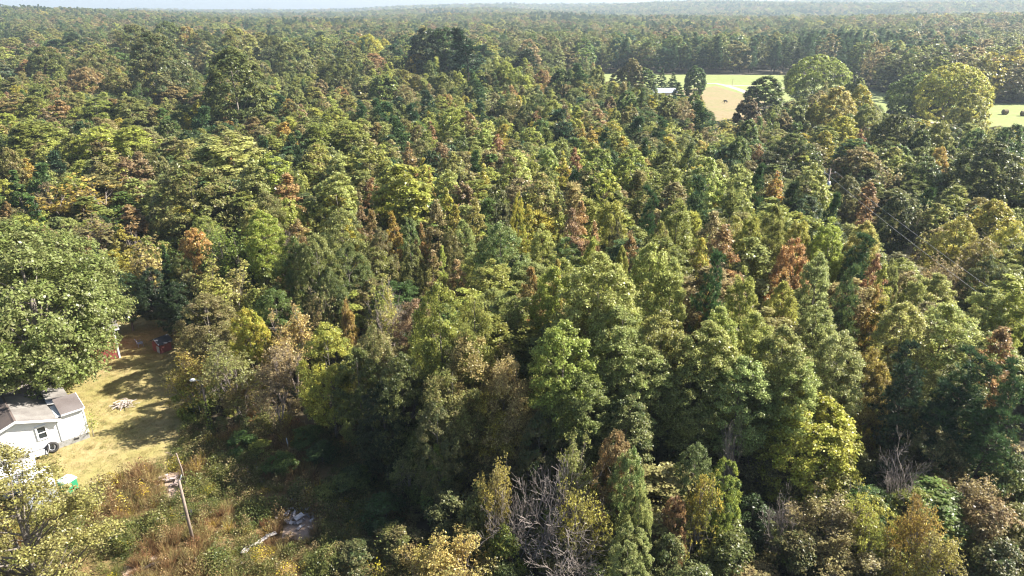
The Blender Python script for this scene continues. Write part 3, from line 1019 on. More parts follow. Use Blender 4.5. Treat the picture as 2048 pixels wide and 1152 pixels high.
458 88 136 oak G/D 20 | sprawling high oak with sunlit rounded top beyond the two low domes | the sprawling high oak
362 122 84 oak G/D 17 | |
500 110 70 oak G/V 17 | |
300 58 104 oak V/D 21 | |
262 42 80 oak G/V 22 | |
332 38 84 oak G/D 22.5 | |
372 48 62 oak L/O 21 | |
402 54 62 oak D/G 20 | |
432 62 56 oak D/K 19.5 | |
375 92 64 rnd K/D 16.5 | |
192 96 88 oak G/V 18 | |
166 130 74 oak T/O 16 | |
236 72 62 oak T/D 18.5 | |
190 68 54 oak K/S 19 | |
145 62 64 oak K/D 20 | |
104 78 64 pin D/P 18.5 | |
85 88 84 oak G/D 18 | |
34 108 66 oak G/S 16.5 | |
22 72 62 oak L/V 18.5 | |
66 56 50 oak V/L 20 | |
102 53 46 oak V/L 20 | |
100 156 60 oak G/T 14.5 | |
74 162 50 oak D/L 14 | |
22 150 44 slm G/V 14.5 | |
232 140 60 oak G/V 15 | |
520 60 60 oak V/L 20 | |
470 50 70 oak L/V 21 | |
"""
LANE = ((50, 108), (36, 8))                       # the cleared strip under the wires
ROADL = [(60, 190), (73, 155), (86, 126), (96, 105), (106, 30)]
DRIVE = [(96, 105), (112, 150), (128, 200), (140, 232)]
entries = []
for ln in CAT.strip().splitlines():
    a = [s.strip() for s in ln.split('|')]
    t = a[0].split()
    u, v, wd, kd, cc = float(t[0]), float(t[1]), float(t[2]), t[3], t[4].split('/')
    H = float(t[5])
    if kd in ('oak', 'rnd', 'pin', 'twg') and v < 165 and u < 1180:      # mature trees: no crown wider than about 15 m
        D0 = 15.5 / wd * FPX
        H2 = CAM_H - D0 * (sp + cp * (v + 3 - 576) / FPX)
        H = max(H, min(H2, 27.5))
    p, dep = at(u, v + 3, H)
    entries.append(dict(u=u, v=v, w=wd, kind=kd, c=cc[0], c2=cc[-1], H=H, x=p.x, y=p.y, dep=dep, R=wd / 2 * dep / FPX * (1.3 if kd == 'pop' else 1.2 if kd in ('pin', 'ced') else 1.3 if kd in ('slm', 'twg', 'bar') else 1.18 if kd not in ('big', 'yel', 'rnd', 'ced', 'pin') else 1.05),
                        label=a[1] if len(a) > 1 and a[1] else None, lm=a[2] if len(a) > 2 and a[2] else None))

# labels for the trees that have none of their own: colour, kind, and where it stands by a landmark
LM = [e for e in entries if e['lm']]
used = {e['label'] for e in entries if e['label']}
def size_word(e, w0):
    return "small " if e['w'] < w0 * 0.8 else ("large " if e['w'] > w0 * 1.25 else "")
MEANW = {}
for k in KIND:
    ws = [e['w'] for e in entries if e['kind'] == k]
    MEANW[k] = sum(ws) / len(ws) if ws else 50
ORD = ["", "second ", "third ", "fourth ", "fifth ", "sixth "]
groups = {}
for e in entries:
    if e['label']: continue
    best = min((l for l in LM if l is not e), key=lambda l: math.hypot(l['u'] - e['u'], (l['v'] - e['v']) * 1.4))
    du, dv = e['u'] - best['u'], e['v'] - best['v']
    if abs(dv) * 1.4 > abs(du): rel = "just beyond" if dv < 0 else "in front of"
    else: rel = "west of" if du < 0 else "east of"
    word = {"west of": "to one side of", "east of": "to the other side of"}
    c = WORD['B'] if e['kind'] == 'bar' else WORD[e['c']]
    c = c.replace("leafless grey", "grey")
    k = KIND[e['kind']][1] if e['kind'] != 'twg' else 'twiggy thin tree'
    if e['c2'] != e['c'] and e['kind'] != 'bar' and WORD[e['c2']].split()[-1] != c.split()[-1]: c2 = " and " + WORD[e['c2']].split()[-1]
    else: c2 = ""
    sz = size_word(e, MEANW[e['kind']])
    r2 = {"west of": "on the left side of", "east of": "on the right side of"}.get(rel, rel)
    key = (sz + c + c2 + " " + k, r2, best['lm'])
    groups.setdefault(key, []).append((math.hypot(du, dv), e))
for (a, r, l), es in groups.items():
    es.sort(key=lambda t: t[0])
    for i, (_, e) in enumerate(es):
        o_ = ORD[min(i, 5)]; l_ = l
        cands = [f"{o_}{a} {r} {l_}", f"{o_}{a.replace(' and ' + a.split(' and ')[-1].split()[0], '') if ' and ' in a else a} {r} {l_}", f"{o_}{' '.join(a.split()[-3:])} {r} {l_}"]
        e['label'] = next((c for c in cands if len(c.replace('-', ' ').split()) <= 15), cands[-1])
        while e['label'] in used: e['label'] = "further " + e['label']
        used.add(e['label'])

rs_ = random.Random(77)
def jit(c, rng, a=0.16):
    k = 1 + rng.uniform(-a, a)
    return [max(0.0, x * k * (1 + rng.uniform(-a * .5, a * .5))) for x in c]
NEAR_D = 78
for e in entries:
    kd = e['kind']
    if kd not in ('big', 'yel', 'mix') and e['dep'] > NEAR_D: pl = PR[kd + '_m']
    else: pl = PR[kd]
    if kd == 'oak' and e['dep'] > NEAR_D and (e['R'] / 5.0) / (e['H'] / 16) > 1.25: pl = PR['wide_m'] if e['R'] < 10 else PR['huge_m']
    p = pl[rs_.randrange(len(pl))]
    nm, _, cat = KIND[kd]
    root = empty(nm, (e['x'], e['y'], elev(e['x'], e['y'])), rs_.uniform(0, 6.28) if kd != 'yel' else 0.6)
    tag(root, e['label'], "shrub" if kd == 'shr' else "tree", None)
    sxy = e['R'] / p['R']; sz = e['H'] / p['H']
    root.scale = (sxy, sxy * rs_.uniform(.94, 1.06), sz)
    root['group'] = {'shr': 'shrubs at the edge of the wood', 'bar': 'bare trees in the wood', 'pin': 'pines in the wood', 'pop': 'poplars in the wood', 'slm': 'slim young trees in the wood', 'ced': 'cedars'}.get(kd, 'broad-leaved trees')
    if e['c2'] == e['c'] and e['c'] in 'OR': e['c2'] = 'V'
    t1, t2 = jit(COL[e['c']] if e['c'] != 'B' else COL['T'], rs_), jit(COL[e['c2']] if e['c2'] != 'B' else COL['T'], rs_)
    for part in ('trunk', 'branches', 'crown'):
        if part in p:
            o = bpy.data.objects.new(part, p[part]); col.objects.link(o); o.parent = root
            o["tint"] = t1; o["tint2"] = t2

# ------------------------------------------------------------------ woods beyond and undergrowth: masses nobody could count
def gn_scatter(name, protos, pts, idx, scl, rot, t1, t2, zs):
    """protos become an unlinked collection; one point mesh instances them"""
    pc = bpy.data.collections.new(name + "_kinds")
    for i, me in enumerate(protos):
        pc.objects.link(bpy.data.objects.new(f"{name}_kind_{i:02d}", me))
    me = bpy.data.meshes.new(name)
    n = len(pts)
    me.vertices.add(n)
    me.vertices.foreach_set("co", np.column_stack([pts, zs]).astype(np.float32).reshape(-1))
    def A(nm, ty, arr, f="value"):
        a = me.attributes.new(nm, ty, 'POINT'); a.data.foreach_set(f, np.ascontiguousarray(arr).reshape(-1))
    A("kind_index", 'INT', idx.astype(np.int32)); A("turn", 'FLOAT', rot.astype(np.float32))
    A("size", 'FLOAT_VECTOR', scl.astype(np.float32), "vector")
    A("tint", 'FLOAT_COLOR', np.column_stack([t1, np.ones(n)]).astype(np.float32), "color")
    A("tint2", 'FLOAT_COLOR', np.column_stack([t2, np.ones(n)]).astype(np.float32), "color")
    me.update()
    o = bpy.data.objects.new(name, me); col.objects.link(o); o["kind"] = "stuff"
    ng = bpy.data.node_groups.new(name, 'GeometryNodeTree')
    ng.interface.new_socket("Geometry", in_out='INPUT', socket_type='NodeSocketGeometry')
    ng.interface.new_socket("Geometry", in_out='OUTPUT', socket_type='NodeSocketGeometry')
    N, L = ng.nodes.new, ng.links.new
    gi, go = N('NodeGroupInput'), N('NodeGroupOutput')
    mp = N('GeometryNodeMeshToPoints'); L(gi.outputs[0], mp.inputs[0])
    ip = N('GeometryNodeInstanceOnPoints')
    ci = N('GeometryNodeCollectionInfo'); ci.inputs['Collection'].default_value = pc
    ci.inputs['Separate Children'].default_value = True; ci.inputs['Reset Children'].default_value = True
    def NA(nm, ty):
        a = N('GeometryNodeInputNamedAttribute'); a.data_type = ty; a.inputs['Name'].default_value = nm; return a
    ai, at_, as_ = NA('kind_index', 'INT'), NA('turn', 'FLOAT'), NA('size', 'FLOAT_VECTOR')
    cx = N('ShaderNodeCombineXYZ'); L(at_.outputs['Attribute'], cx.inputs['Z'])
    L(mp.outputs[0], ip.inputs['Points']); L(ci.outputs[0], ip.inputs['Instance'])
    ip.inputs['Pick Instance'].default_value = True
    L(ai.outputs['Attribute'], ip.inputs['Instance Index'])
    L(cx.outputs[0], ip.inputs['Rotation']); L(as_.outputs['Attribute'], ip.inputs['Scale'])
    L(ip.outputs[0], go.inputs[0])
    mo = o.modifiers.new("scatter", 'NODES'); mo.node_group = ng
    return o

def joined(crown, trunk):
    """crown and trunk of a far tree as one mesh with two materials"""
    nv = len(crown.vertices)
    a = np.empty(nv * 3, np.float32); crown.vertices.foreach_get("co", a)
    b = np.empty(len(trunk.vertices) * 3, np.float32); trunk.vertices.foreach_get("co", b)
    cl = np.empty(len(crown.loops), np.int32); crown.loops.foreach_get("vertex_index", cl)
    tl = np.empty(len(trunk.loops), np.int32); trunk.loops.foreach_get("vertex_index", tl)
    def st(m, f):
        x = np.empty(len(m.polygons), np.int32); m.polygons.foreach_get(f, x); return x
    me = bpy.data.meshes.new("far_tree")
    me.vertices.add(nv + len(b) // 3); me.vertices.foreach_set("co", np.concatenate([a, b]))
    me.loops.add(len(cl) + len(tl)); me.loops.foreach_set("vertex_index", np.concatenate([cl, tl + nv]))
    nc, nt = len(crown.polygons), len(trunk.polygons)
    me.polygons.add(nc + nt)
    me.polygons.foreach_set("loop_start", np.concatenate([st(crown, "loop_start"), st(trunk, "loop_start") + len(cl)]))
    me.polygons.foreach_set("loop_total", np.concatenate([st(crown, "loop_total"), st(trunk, "loop_total")]))
    for nm in ("leafvar", "sprigvar"):
        x = np.empty(nc, np.float32); crown.attributes[nm].data.foreach_get("value", x)
        at2 = me.attributes.new(nm, 'FLOAT', 'FACE'); at2.data.foreach_set("value", np.concatenate([x, np.zeros(nt, np.float32)]))
    me.materials.append(crown.materials[0]); me.materials.append(trunk.materials[0])
    me.polygons.foreach_set("material_index", np.concatenate([np.zeros(nc, np.int32), np.ones(nt, np.int32)]))
    me.update()
    return me

fa = dict(quad=False, sides=3, m=M_LEAF_I)
def J(p): return joined(p['crown'], p['trunk'])
FAR = [J(proto_leafy('oak', 510 + i, 17, 4.8, .14, 130, 7, 4, .8, .5, .62, r0=.2, nl=6, shell=.9, **fa)) for i in range(5)] + \
      [J(proto_leafy('rnd', 520 + i, 16, 4.4, .1, 120, 7, 4, .7, .5, .62, r0=.2, nl=6, shell=.92, **fa)) for i in range(3)] + \
      [J(proto_leafy('pop', 530 + i, 17, 3.2, .14, 100, 6, 4, .55, .4, .52, r0=.15, nl=5, shell=.85, **fa)) for i in range(3)] + \
      [J(proto_pine(540 + i, 17, 3.2, .18, False, m=M_LEAF_I)) for i in range(3)]
UND = [J(proto_leafy('shr', 610 + i, 5, 2.4, .02, 26, 18, 7, .8, .35, .26, r0=.07, nl=8, shell=.6, **fa)) for i in range(3)] + \
      [J(proto_leafy('slm', 620 + i, 10, 1.9, .06, 34, 16, 7, .8, .36, .28, r0=.09, nl=10, shell=.5, **fa)) for i in range(3)] + \
      [J(proto_leafy('oak', 630 + i, 10, 2.9, .08, 38, 18, 7, 1.0, .36, .28, r0=.1, nl=12, shell=.6, **fa)) for i in range(2)]

def clear_of_open_ground(x, y, pad=0.0):
    if y < 60 or x < 0:
        if inside((x, y), LAWN_T) or inside((x, y), LOT_T): return False
    if y > 150 and (inside((x, y), PAST_T) or inside((x, y), TAN_T)): return False
    for ln in (ROADL, DRIVE):
        for i in range(len(ln) - 1):
            if seg_d((x, y), ln[i], ln[i + 1]) < 5.0 + pad: return False
    return True
LAWN_T = [(p.x, p.y) for p in LAWN]; LOT_T = [(p.x, p.y) for p in LOT]
PAST_T = [(p.x, p.y) for p in PASTURE]; TAN_T = [(p.x, p.y) for p in TAN]
CN = np.array([COL[k] for k in ('G', 'L', 'D', 'S', 'V', 'T', 'E', 'Y', 'O', 'R', 'P')])
def palette(rng, n, wts):
    w_ = np.array(wts, float); w_ /= w_.sum()
    i = rng.choice(len(CN), n, p=w_)
    return CN[i] * rng.uniform(.8, 1.2, (n, 1))

def far_woods():
    rng = np.random.default_rng(5)
    P_, S_ = [], []
    r = 128.0
    while r < 4600:
        step = 9.6 if r < 500 else (10.5 if r < 900 else (11.5 if r < 1700 else (15 if r < 3000 else 24)))
        n = int(r * R(92) / step)
        a = (np.arange(n) + rng.uniform(-.35, .35, n)) / n * R(92) - R(46)
        rr = r + rng.uniform(-.4, .4, n) * step
        P_.append(np.stack([rr * np.sin(a), rr * np.cos(a)], 1)); S_.append(np.full(n, step))
        r += step * .92
    Pt = np.concatenate(P_); St = np.concatenate(S_)
    ex = np.array([(e['x'], e['y'], e['R'], e['v']) for e in entries])
    keep = np.ones(len(Pt), bool)
    for i in range(len(Pt)):
        x, y = Pt[i]; d = math.hypot(x, y)
        if d > 470: continue
        if not clear_of_open_ground(x, y, 2): keep[i] = False; continue
        q = np.hypot(ex[:, 0] - x, ex[:, 1] - y)
        if (q < 3.0 + ex[:, 2] * .75).any(): keep[i] = False
    # the catalogued rows end along a wavering line: nothing taller stands before it
        u = 1024 + FPX * x / (y * cp + 16 * sp); 
        lim = float(np.interp(u, [-300, 0, 250, 520, 700, 1000, 1250, 1600, 1700, 1800, 2048, 2500], [250, 260, 300, 300, 300, 340, 392, 392, 270, 264, 264, 264]))
        if y < lim: keep[i] = False
    Pt, St = Pt[keep], St[keep]
    n = len(Pt); d = np.hypot(Pt[:, 0], Pt[:, 1])
    idx = rng.choice(14, n, p=[.14, .14, .13, .13, .13, .07, .07, .06, .03, .02, .02, .02, .02, .02])
    # stands of pine and of rusty or pale trees
    fld = np.array([mnoise.noise(Vector((x / 160, y / 160, 3.0))) for x, y in Pt])
    pine = (fld > .33) & (rng.random(n) < .75); idx[pine] = rng.integers(11, 14, pine.sum())
    isp = idx >= 11
    wts = [30, 8, 18, 14, 14, 6, 12, 1.5, .8, .8, 4]
    t1, t2 = palette(rng, n, wts), palette(rng, n, wts)
    f2 = np.array([mnoise.noise(Vector((x / 90, y / 90, 33.0))) for x, y in Pt])
    a_ = palette(rng, n, [4, 4, 1, 2, 8, 14, 0, 3, 4, 3, 0]); b_ = palette(rng, n, [10, 2, 14, 4, 2, 0, 12, 0, 0, 0, 6])
    m_ = (f2 > .2) & (rng.random(n) < .6); t1[m_] = a_[m_]
    m_ = (f2 < -.15) & (rng.random(n) < .6); t1[m_] = b_[m_]
    t2 = t1 * .55 + t2 * .45
    t1[isp] = np.array(COL['P']) * rng.uniform(.7, 1.3, (isp.sum(), 1)); t2[isp] = np.array(COL['D'])
    h = rng.uniform(.78, 1.22, n) * (1 + .12 * fld)
    sxy = rng.uniform(1.05, 1.75, n) * np.maximum(1, St / 10.0) ** .8
    sxy[isp] *= 1.0
    scl = np.stack([sxy, sxy, h * np.maximum(1, (St / 12) ** .3)], 1)
    zs = np.array([elev(x, y) - .1 for x, y in Pt])
    o = gn_scatter("far_woods", FAR, Pt, idx, scl, rng.random(n) * 6.28, t1, t2, zs)
    tag(o, "mixed autumn woods rolling away to the hazy skyline beyond the pasture and the tall oaks", "woods")
    print("far trees", n)
far_woods()

VM = [(-400, 60), (1188, 60), (1192, 162), (1300, 162), (1310, 186), (1402, 190), (1412, 240), (1490, 240), (1500, 205), (1585, 205), (1592, 135), (1640, 135), (1643, 352), (1674, 352), (1678, 205), (1745, 205),
      (1760, 236), (1830, 236), (1842, 246), (1932, 246), (1936, 412), (1966, 412), (1970, 252), (2500, 252)]
EU = np.array([(e['u'], e['v'], e['w'], e['dep']) for e in entries])
def top_limit(x, y, rad=2.0, frac=.72):
    dd = y * cp + CAM_H * sp
    u = 1024 + FPX * x / dd
    vm = float(np.interp(u, [a for a, _ in VM], [b for _, b in VM]))
    m = (np.abs(EU[:, 0] - u) < EU[:, 2] * .42 + rad * FPX / dd * .6) & (EU[:, 3] > dd - 1.0)
    if m.any(): vm = max(vm, float((EU[m, 1] + EU[m, 2] * frac * np.clip(60 / EU[m, 3], .8, 1.3)).min()) if False else vm)
    if m.any():
        near_first = m & (EU[:, 3] < dd + 26)
        if near_first.any(): vm = max(vm, float((EU[near_first, 1] + EU[near_first, 2] * frac).max()))
    # height whose top sits on image row vm: 33 - z = y * tan(angle)
    yd = (vm - 576) / FPX
    return CAM_H - y * (sp + cp * yd) / (cp - sp * yd)
def undergrowth():
    rng = np.random.default_rng(9)
    xs, ys = [], []
    y = 24.0
    while y < 330:
        st = 2.3 if y < 70 else (3.0 if y < 140 else 4.2)
        hw = y * .86 + 12
        n = int(2 * hw / st)
        xs.append(-hw + (np.arange(n) + rng.random(n)) * st); ys.append(y + rng.uniform(-.5, .5, n) * st)
        y += st
    Pt = np.stack([np.concatenate(xs), np.concatenate(ys)], 1)
    keep = []
    fx = np.array([(e['x'], e['y']) for e in entries])
    S2 = [(p.x, p.y) for p in P((420, 870), (560, 850), (700, 880), (800, 960), (860, 1150), (800, 1500), (1100, 1500), (980, 950), (860, 780), (640, 700), (420, 700))]
    hs = []
    for x, y in Pt:
        k = clear_of_open_ground(x, y, 0)
        h = 1.0
        if k and seg_d((x, y), *LANE) < 3.2: h = .35
        if y < 62 and x < -2 and inside((x, y), S2): h = .45
        if y > 150: h = 1.3
        keep.append(k); hs.append(h)
    keep = np.array(keep); hs = np.array(hs)[keep]; Pt = Pt[keep]
    n = len(Pt)
    lowf = rng.random(n) < .5
    idx = np.where(lowf, rng.integers(0, 3, n), rng.integers(3, 8, n))
    idx[hs < .6] = rng.integers(0, 3, (hs < .6).sum())
    wts = [22, 12, 18, 14, 12, 7, 12, 3, 2, 2, 2]
    t1, t2 = palette(rng, n, wts), palette(rng, n, wts)
    t2 = t1 * .5 + t2 * .5
    y = Pt[:, 1]
    hk = np.interp(y, [24, 40, 60, 90, 150, 200], [.42, .5, .72, .9, 1.0, 1.0])
    sz = rng.uniform(.6, 1.1, n) * hs * hk
    base = np.array([5, 5, 5, 10, 10, 10, 10, 10.])[idx]
    sz = np.minimum(sz, np.maximum(.15, np.array([top_limit(a, b) for a, b in Pt]) / base))
    sxy = rng.uniform(.7, 1.1, n) * np.minimum(hs, 1) * np.interp(y, [24, 60, 90], [.7, .85, 1.1])
    o = gn_scatter("undergrowth", UND, Pt, idx, np.stack([sxy, sxy, sz], 1), rng.random(n) * 6.28, t1, t2, np.zeros(n))
    tag(o, "tangled undergrowth and saplings filling the ground between the trunks of the wood", "undergrowth")
    print("undergrowth", n)
undergrowth()

def canopy_fill():
    """the crowns between the catalogued ones, always lower than those around them"""
    rng = np.random.default_rng(19)
    ex = np.array([(e['x'], e['y'], e['R'], e['H']) for e in entries])
    dead = [(p.x, p.y) for p in P((400, 700), (620, 640), (700, 800), (800, 860), (930, 900), (1000, 1000), (1100, 1500), (400, 1500))]
    shade = [(p.x, p.y) for p in P((200, 640), (210, 560), (360, 540), (520, 600), (400, 720), (340, 640))]
    pts, hh = [], []
    y = 30.0
    while y < 300:
        st = 3.7 if y < 75 else (4.2 if y < 140 else 5.2)
        hw = y * .84 + 8; n = int(2 * hw / st)
        for i in range(n):
            x = -hw + (i + rng.random()) * st; yy = y + rng.uniform(-.5, .5) * st
            if not clear_of_open_ground(x, yy, 1.0): continue
            if seg_d((x, yy), *LANE) < 4.2: continue
            if inside((x, yy), dead) or inside((x, yy), shade): continue
            q = np.hypot(ex[:, 0] - x, ex[:, 1] - yy)
            if q.min() < 1.9: continue
            k = np.argsort(q)[:5]; wq = 1 / (q[k] + 1)
            Hl = (ex[k, 3] * wq).sum() / wq.sum(); lo = ex[k, 3].min()
            if q[k[0]] > 16 and yy > 200: continue
            hv = min(Hl * rng.uniform(.72, .94), lo * 1.05, top_limit(x, yy) * .97)
            if hv < 3: continue
            pts.append((x, yy)); hh.append(hv)
        y += st * .95
    Pt, hh = np.array(pts), np.array(hh); n = len(Pt)
    near = Pt[:, 1] < 72
    idx = np.where(near, rng.integers(0, 4, n), rng.integers(4, 10, n))
    wts = [24, 26, 7, 14, 14, 7, 8, 3, 1, .8, 6]
    t1, t2 = palette(rng, n, wts), palette(rng, n, wts)
    t2 = t1 * .6 + t2 * .4
    ref = np.array([16, 16, 12, 14, 16, 16, 12, 16, 10, 15.])
    rr = np.array([2.7, 2.7, 1.9, 4.4, 2.7, 2.7, 1.9, 4.6, 3.4, 3.0])
    want = rng.uniform(2.2, 3.5, n) * np.interp(hh, [4, 10], [.7, 1.0])
    sx = want / rr[idx]
    gn_o = gn_scatter("canopy_fill", CAN, Pt, idx, np.stack([sx, sx, hh / ref[idx]], 1), rng.random(n) * 6.28, t1, t2, np.zeros(n))
    gn_o.name = "close_canopy"
    tag(gn_o, "close-set lower crowns filling the wood between the taller trees", "woods")
    print("canopy", n)
CAN = [J(proto_leafy('pop', 701 + i, 16, 2.7, .35, 190, 10, 12, .5, .3, .165, r0=.14, nl=12, shell=.72, quad=True, sides=3, m=M_LEAF_I)) for i in range(2)] + \
      [J(proto_leafy('slm', 705, 12, 1.9, .25, 110, 9, 10, .45, .28, .18, r0=.1, nl=10, shell=.75, quad=True, sides=3, m=M_LEAF_I))] + \
      [J(proto_leafy('oak', 707, 14, 4.4, .2, 210, 12, 12, .75, .34, .18, r0=.16, nl=14, shell=.85, quad=True, sides=3, m=M_LEAF_I))] + \
      [J(proto_leafy('pop', 711 + i, 16, 2.7, .33, 140, 7, 7, .5, .36, .34, r0=.15, nl=8, shell=.78, **fa)) for i in range(2)] + \
      [J(proto_leafy('slm', 715, 12, 1.9, .2, 90, 7, 7, .45, .3, .3, r0=.1, nl=8, shell=.78, **fa))] + \
      [J(proto_leafy('oak', 717, 16, 4.6, .2, 190, 9, 7, .8, .42, .38, r0=.2, nl=10, shell=.88, **fa))] + \
      [J(proto_leafy('rnd', 719, 10, 3.4, .06, 140, 8, 7, .6, .36, .36, r0=.15, nl=8, shell=.8, **fa))] + \
      [J(proto_pine(721, 15, 3.0, .2, False, m=M_LEAF_I))]
canopy_fill()
# ------------------------------------------------------------------ weeds on the rough lot, clumps on the lawn edge
def weeds():
    rng = np.random.default_rng(31)
    def tuft(seed, n, h, spread, wid, lean):
        r = np.random.default_rng(seed)
        a = r.random(n) * 6.283; b = r.random(n) ** .7 * spread
        base = np.stack([b * np.cos(a), b * np.sin(a), np.zeros(n)], 1)
        d = unit(np.stack([np.cos(a) * lean * r.random(n), np.sin(a) * lean * r.random(n), np.ones(n)], 1) + r.normal(size=(n, 3)) * .2)
        L = h * r.uniform(.5, 1.1, n)
        return leaf_mesh("tuft", base + d * L[:, None] * .5, unit(np.cross(d, r.normal(size=(n, 3)))), L, wid, r.random(n), r.random(n), M_LEAF_I, False, axis=d)
    def herb(seed, n, h, spread, size):
        r = np.random.default_rng(seed)
        a = r.random(n) * 6.283; b = r.random(n) ** .6 * spread
        p = np.stack([b * np.cos(a), b * np.sin(a), h * r.random(n) ** .8 * (1.05 - (b / spread) * .5)], 1)
        return leaf_mesh("herb", p, unit(r.normal(size=(n, 3)) * .6 + np.array([0, 0, .6])), size * r.uniform(.6, 1.3, n), .6, r.random(n), r.random(n), M_LEAF_I, True)
    kinds = [tuft(1, 110, .8, .3, .05, .7), tuft(2, 140, .55, .45, .06, .9), tuft(3, 70, 1.1, .25, .045, .5),
             herb(4, 240, .8, .45, .10), herb(5, 320, 1.0, .7, .11), herb(6, 160, 1.5, .35, .09), herb(7, 200, .35, .6, .09)]
    A_ = at(-60, 1400)[0]; 
    n = 15000
    X = rng.uniform(-52, 4, n); Y = rng.uniform(20, 62, n)
    keep, tint = [], []
    lot = LOT_T
    BARE = [[(p.x, p.y) for p in P((325, 985), (338, 945), (362, 940), (372, 985), (350, 1000))],
            [(p.x, p.y) for p in P((560, 1075), (600, 1010), (640, 1040), (615, 1085))]]
    for x, y in zip(X, Y):
        k = inside((x, y), lot) and not any(inside((x, y), b) for b in BARE)
        if not k and inside((x, y), LAWN_T):
            dmin = min(seg_d((x, y), LAWN_T[i - 1], LAWN_T[i]) for i in range(5, 9))
            k = dmin < 1.6
        nz = mnoise.noise(Vector((x / 3.2, y / 3.2, 5)))
        if k and nz < -.22 and rng.random() < .7: k = False
        keep.append(k); tint.append(nz)
    keep = np.array(keep); tint = np.array(tint)[keep]; Pt = np.stack([X, Y], 1)[keep]; n = len(Pt)
    nz2 = np.array([mnoise.noise(Vector((x / 5, y / 5, 15))) for x, y in Pt])
    u_ = 1024 + FPX * Pt[:, 0] / (Pt[:, 1] * cp + CAM_H * sp)
    rusty = (nz2 > .08) & (u_ < 640)
    idx = np.where(rusty, rng.choice([0, 1, 2, 3, 5], n, p=[.25, .3, .15, .15, .15]), rng.choice([1, 3, 4, 5, 6], n, p=[.2, .2, .3, .15, .15]))
    g = np.array([(.15, .17, .05), (.10, .13, .04), (.20, .20, .06), (.26, .20, .10)])
    r_ = np.array([(.25, .14, .07), (.33, .23, .11), (.22, .17, .08), (.27, .25, .10)])
    t1 = np.where(rusty[:, None], r_[rng.integers(0, 4, n)], g[rng.integers(0, 4, n)]) * rng.uniform(.75, 1.2, (n, 1))
    t2 = np.where(rusty[:, None], r_[rng.integers(0, 4, n)], g[rng.integers(0, 4, n)])
    gold = rng.random(n) < .05
    t1[gold] = (.5, .4, .03)
    s = rng.uniform(.5, 1.25, n) * np.where(tint > .1, 1.2, .9)
    o = gn_scatter("weeds", kinds, Pt, idx, np.stack([s, s, s], 1), rng.random(n) * 6.28, t1, t2, np.full(n, .004))
    tag(o, "knee-high rusty and green weeds over the rough lot below the lawn", "weeds")
    # short turf blades on the lawn
    lk = [tuft(41, 60, .11, .35, .16, 1.2), tuft(42, 60, .09, .4, .18, 1.4), tuft(43, 50, .2, .25, .1, 1.0)]
    n = 16000
    X = rng.uniform(-62, -18, n); Y = rng.uniform(36, 82, n)
    k = np.array([inside((x, y), LAWN_T) for x, y in zip(X, Y)])
    Pt = np.stack([X, Y], 1)[k]; n = len(Pt)
    c = np.array([(.25, .21, .085), (.20, .20, .07), (.32, .24, .12)])
    nzl = np.array([mnoise.noise(Vector((x / 4, y / 4, 2))) for x, y in Pt])
    t1 = c[rng.integers(0, 3, n)] * rng.uniform(.85, 1.15, (n, 1))
    o = gn_scatter("lawn_grass", lk, Pt, rng.choice(3, n, p=[.47, .47, .06]), np.stack([np.ones(n)] * 3, 1) * rng.uniform(.6, 1.1, (n, 1)), rng.random(n) * 6.28, t1, c[rng.integers(0, 3, n)], np.full(n, .008))
    tag(o, "short dry grass on the mown lawn around the white house", "grass")
weeds()

# ------------------------------------------------------------------ white house
M_WHITE = mat("white vinyl siding", (0.78, 0.79, 0.8), 0.55, noise=0.06, nscale=1.2)
M_TRIM = mat("white trim", (0.76, 0.77, 0.79), 0.6)
M_GREYTRIM = mat("pale grey trim", (0.5, 0.53, 0.56), 0.6)
M_BLOCK = mat("grey foundation block", (0.36, 0.36, 0.36), 0.9, rgb2=(0.28, 0.28, 0.27), nscale=2.5, bump=0.3)
def roof_mat(name, c1, c2, rows=7.0):
    m = bpy.data.materials.new(name); m.use_nodes = True; nt = m.node_tree; N, L = nt.nodes.new, nt.links.new
    b = nt.nodes["Principled BSDF"]; b.inputs["Roughness"].default_value = .95
    tc = N("ShaderNodeTexCoord"); n1 = N("ShaderNodeTexNoise"); n1.inputs["Scale"].default_value = .9; n1.inputs["Detail"].default_value = 6
    n2 = N("ShaderNodeTexNoise"); n2.inputs["Scale"].default_value = 14; n2.inputs["Detail"].default_value = 3
    L(tc.outputs["Object"], n1.inputs[0]); L(tc.outputs["Object"], n2.inputs[0])
    r = N("ShaderNodeValToRGB"); r.color_ramp.elements[0].color = (*c1, 1); r.color_ramp.elements[1].color = (*c2, 1)
    r.color_ramp.elements[0].position = .35; r.color_ramp.elements[1].position = .65
    L(n1.outputs["Fac"], r.inputs[0])
    mx = N("ShaderNodeMix"); mx.data_type = 'RGBA'; mx.blend_type = 'MULTIPLY'; mx.inputs["Factor"].default_value = .5
    L(r.outputs[0], mx.inputs[6]); L(n2.outputs["Fac"], mx.inputs[7]); L(mx.outputs[2], b.inputs["Base Color"])
    return m
M_ROOF_D = roof_mat("brown shingles", (.13, .1, .09), (.095, .076, .07))
M_ROOF_L = roof_mat("pale grey shingles", (.27, .255, .24), (.17, .155, .145))
M_ROOF_B = roof_mat("brown grey shingles", (.15, .125, .12), (.20, .175, .17))
M_GLASS = mat("dark window glass", (0.03, 0.04, 0.05), 0.08)
M_BLACK = mat("black rubber", (0.035, 0.033, 0.033), 0.8)

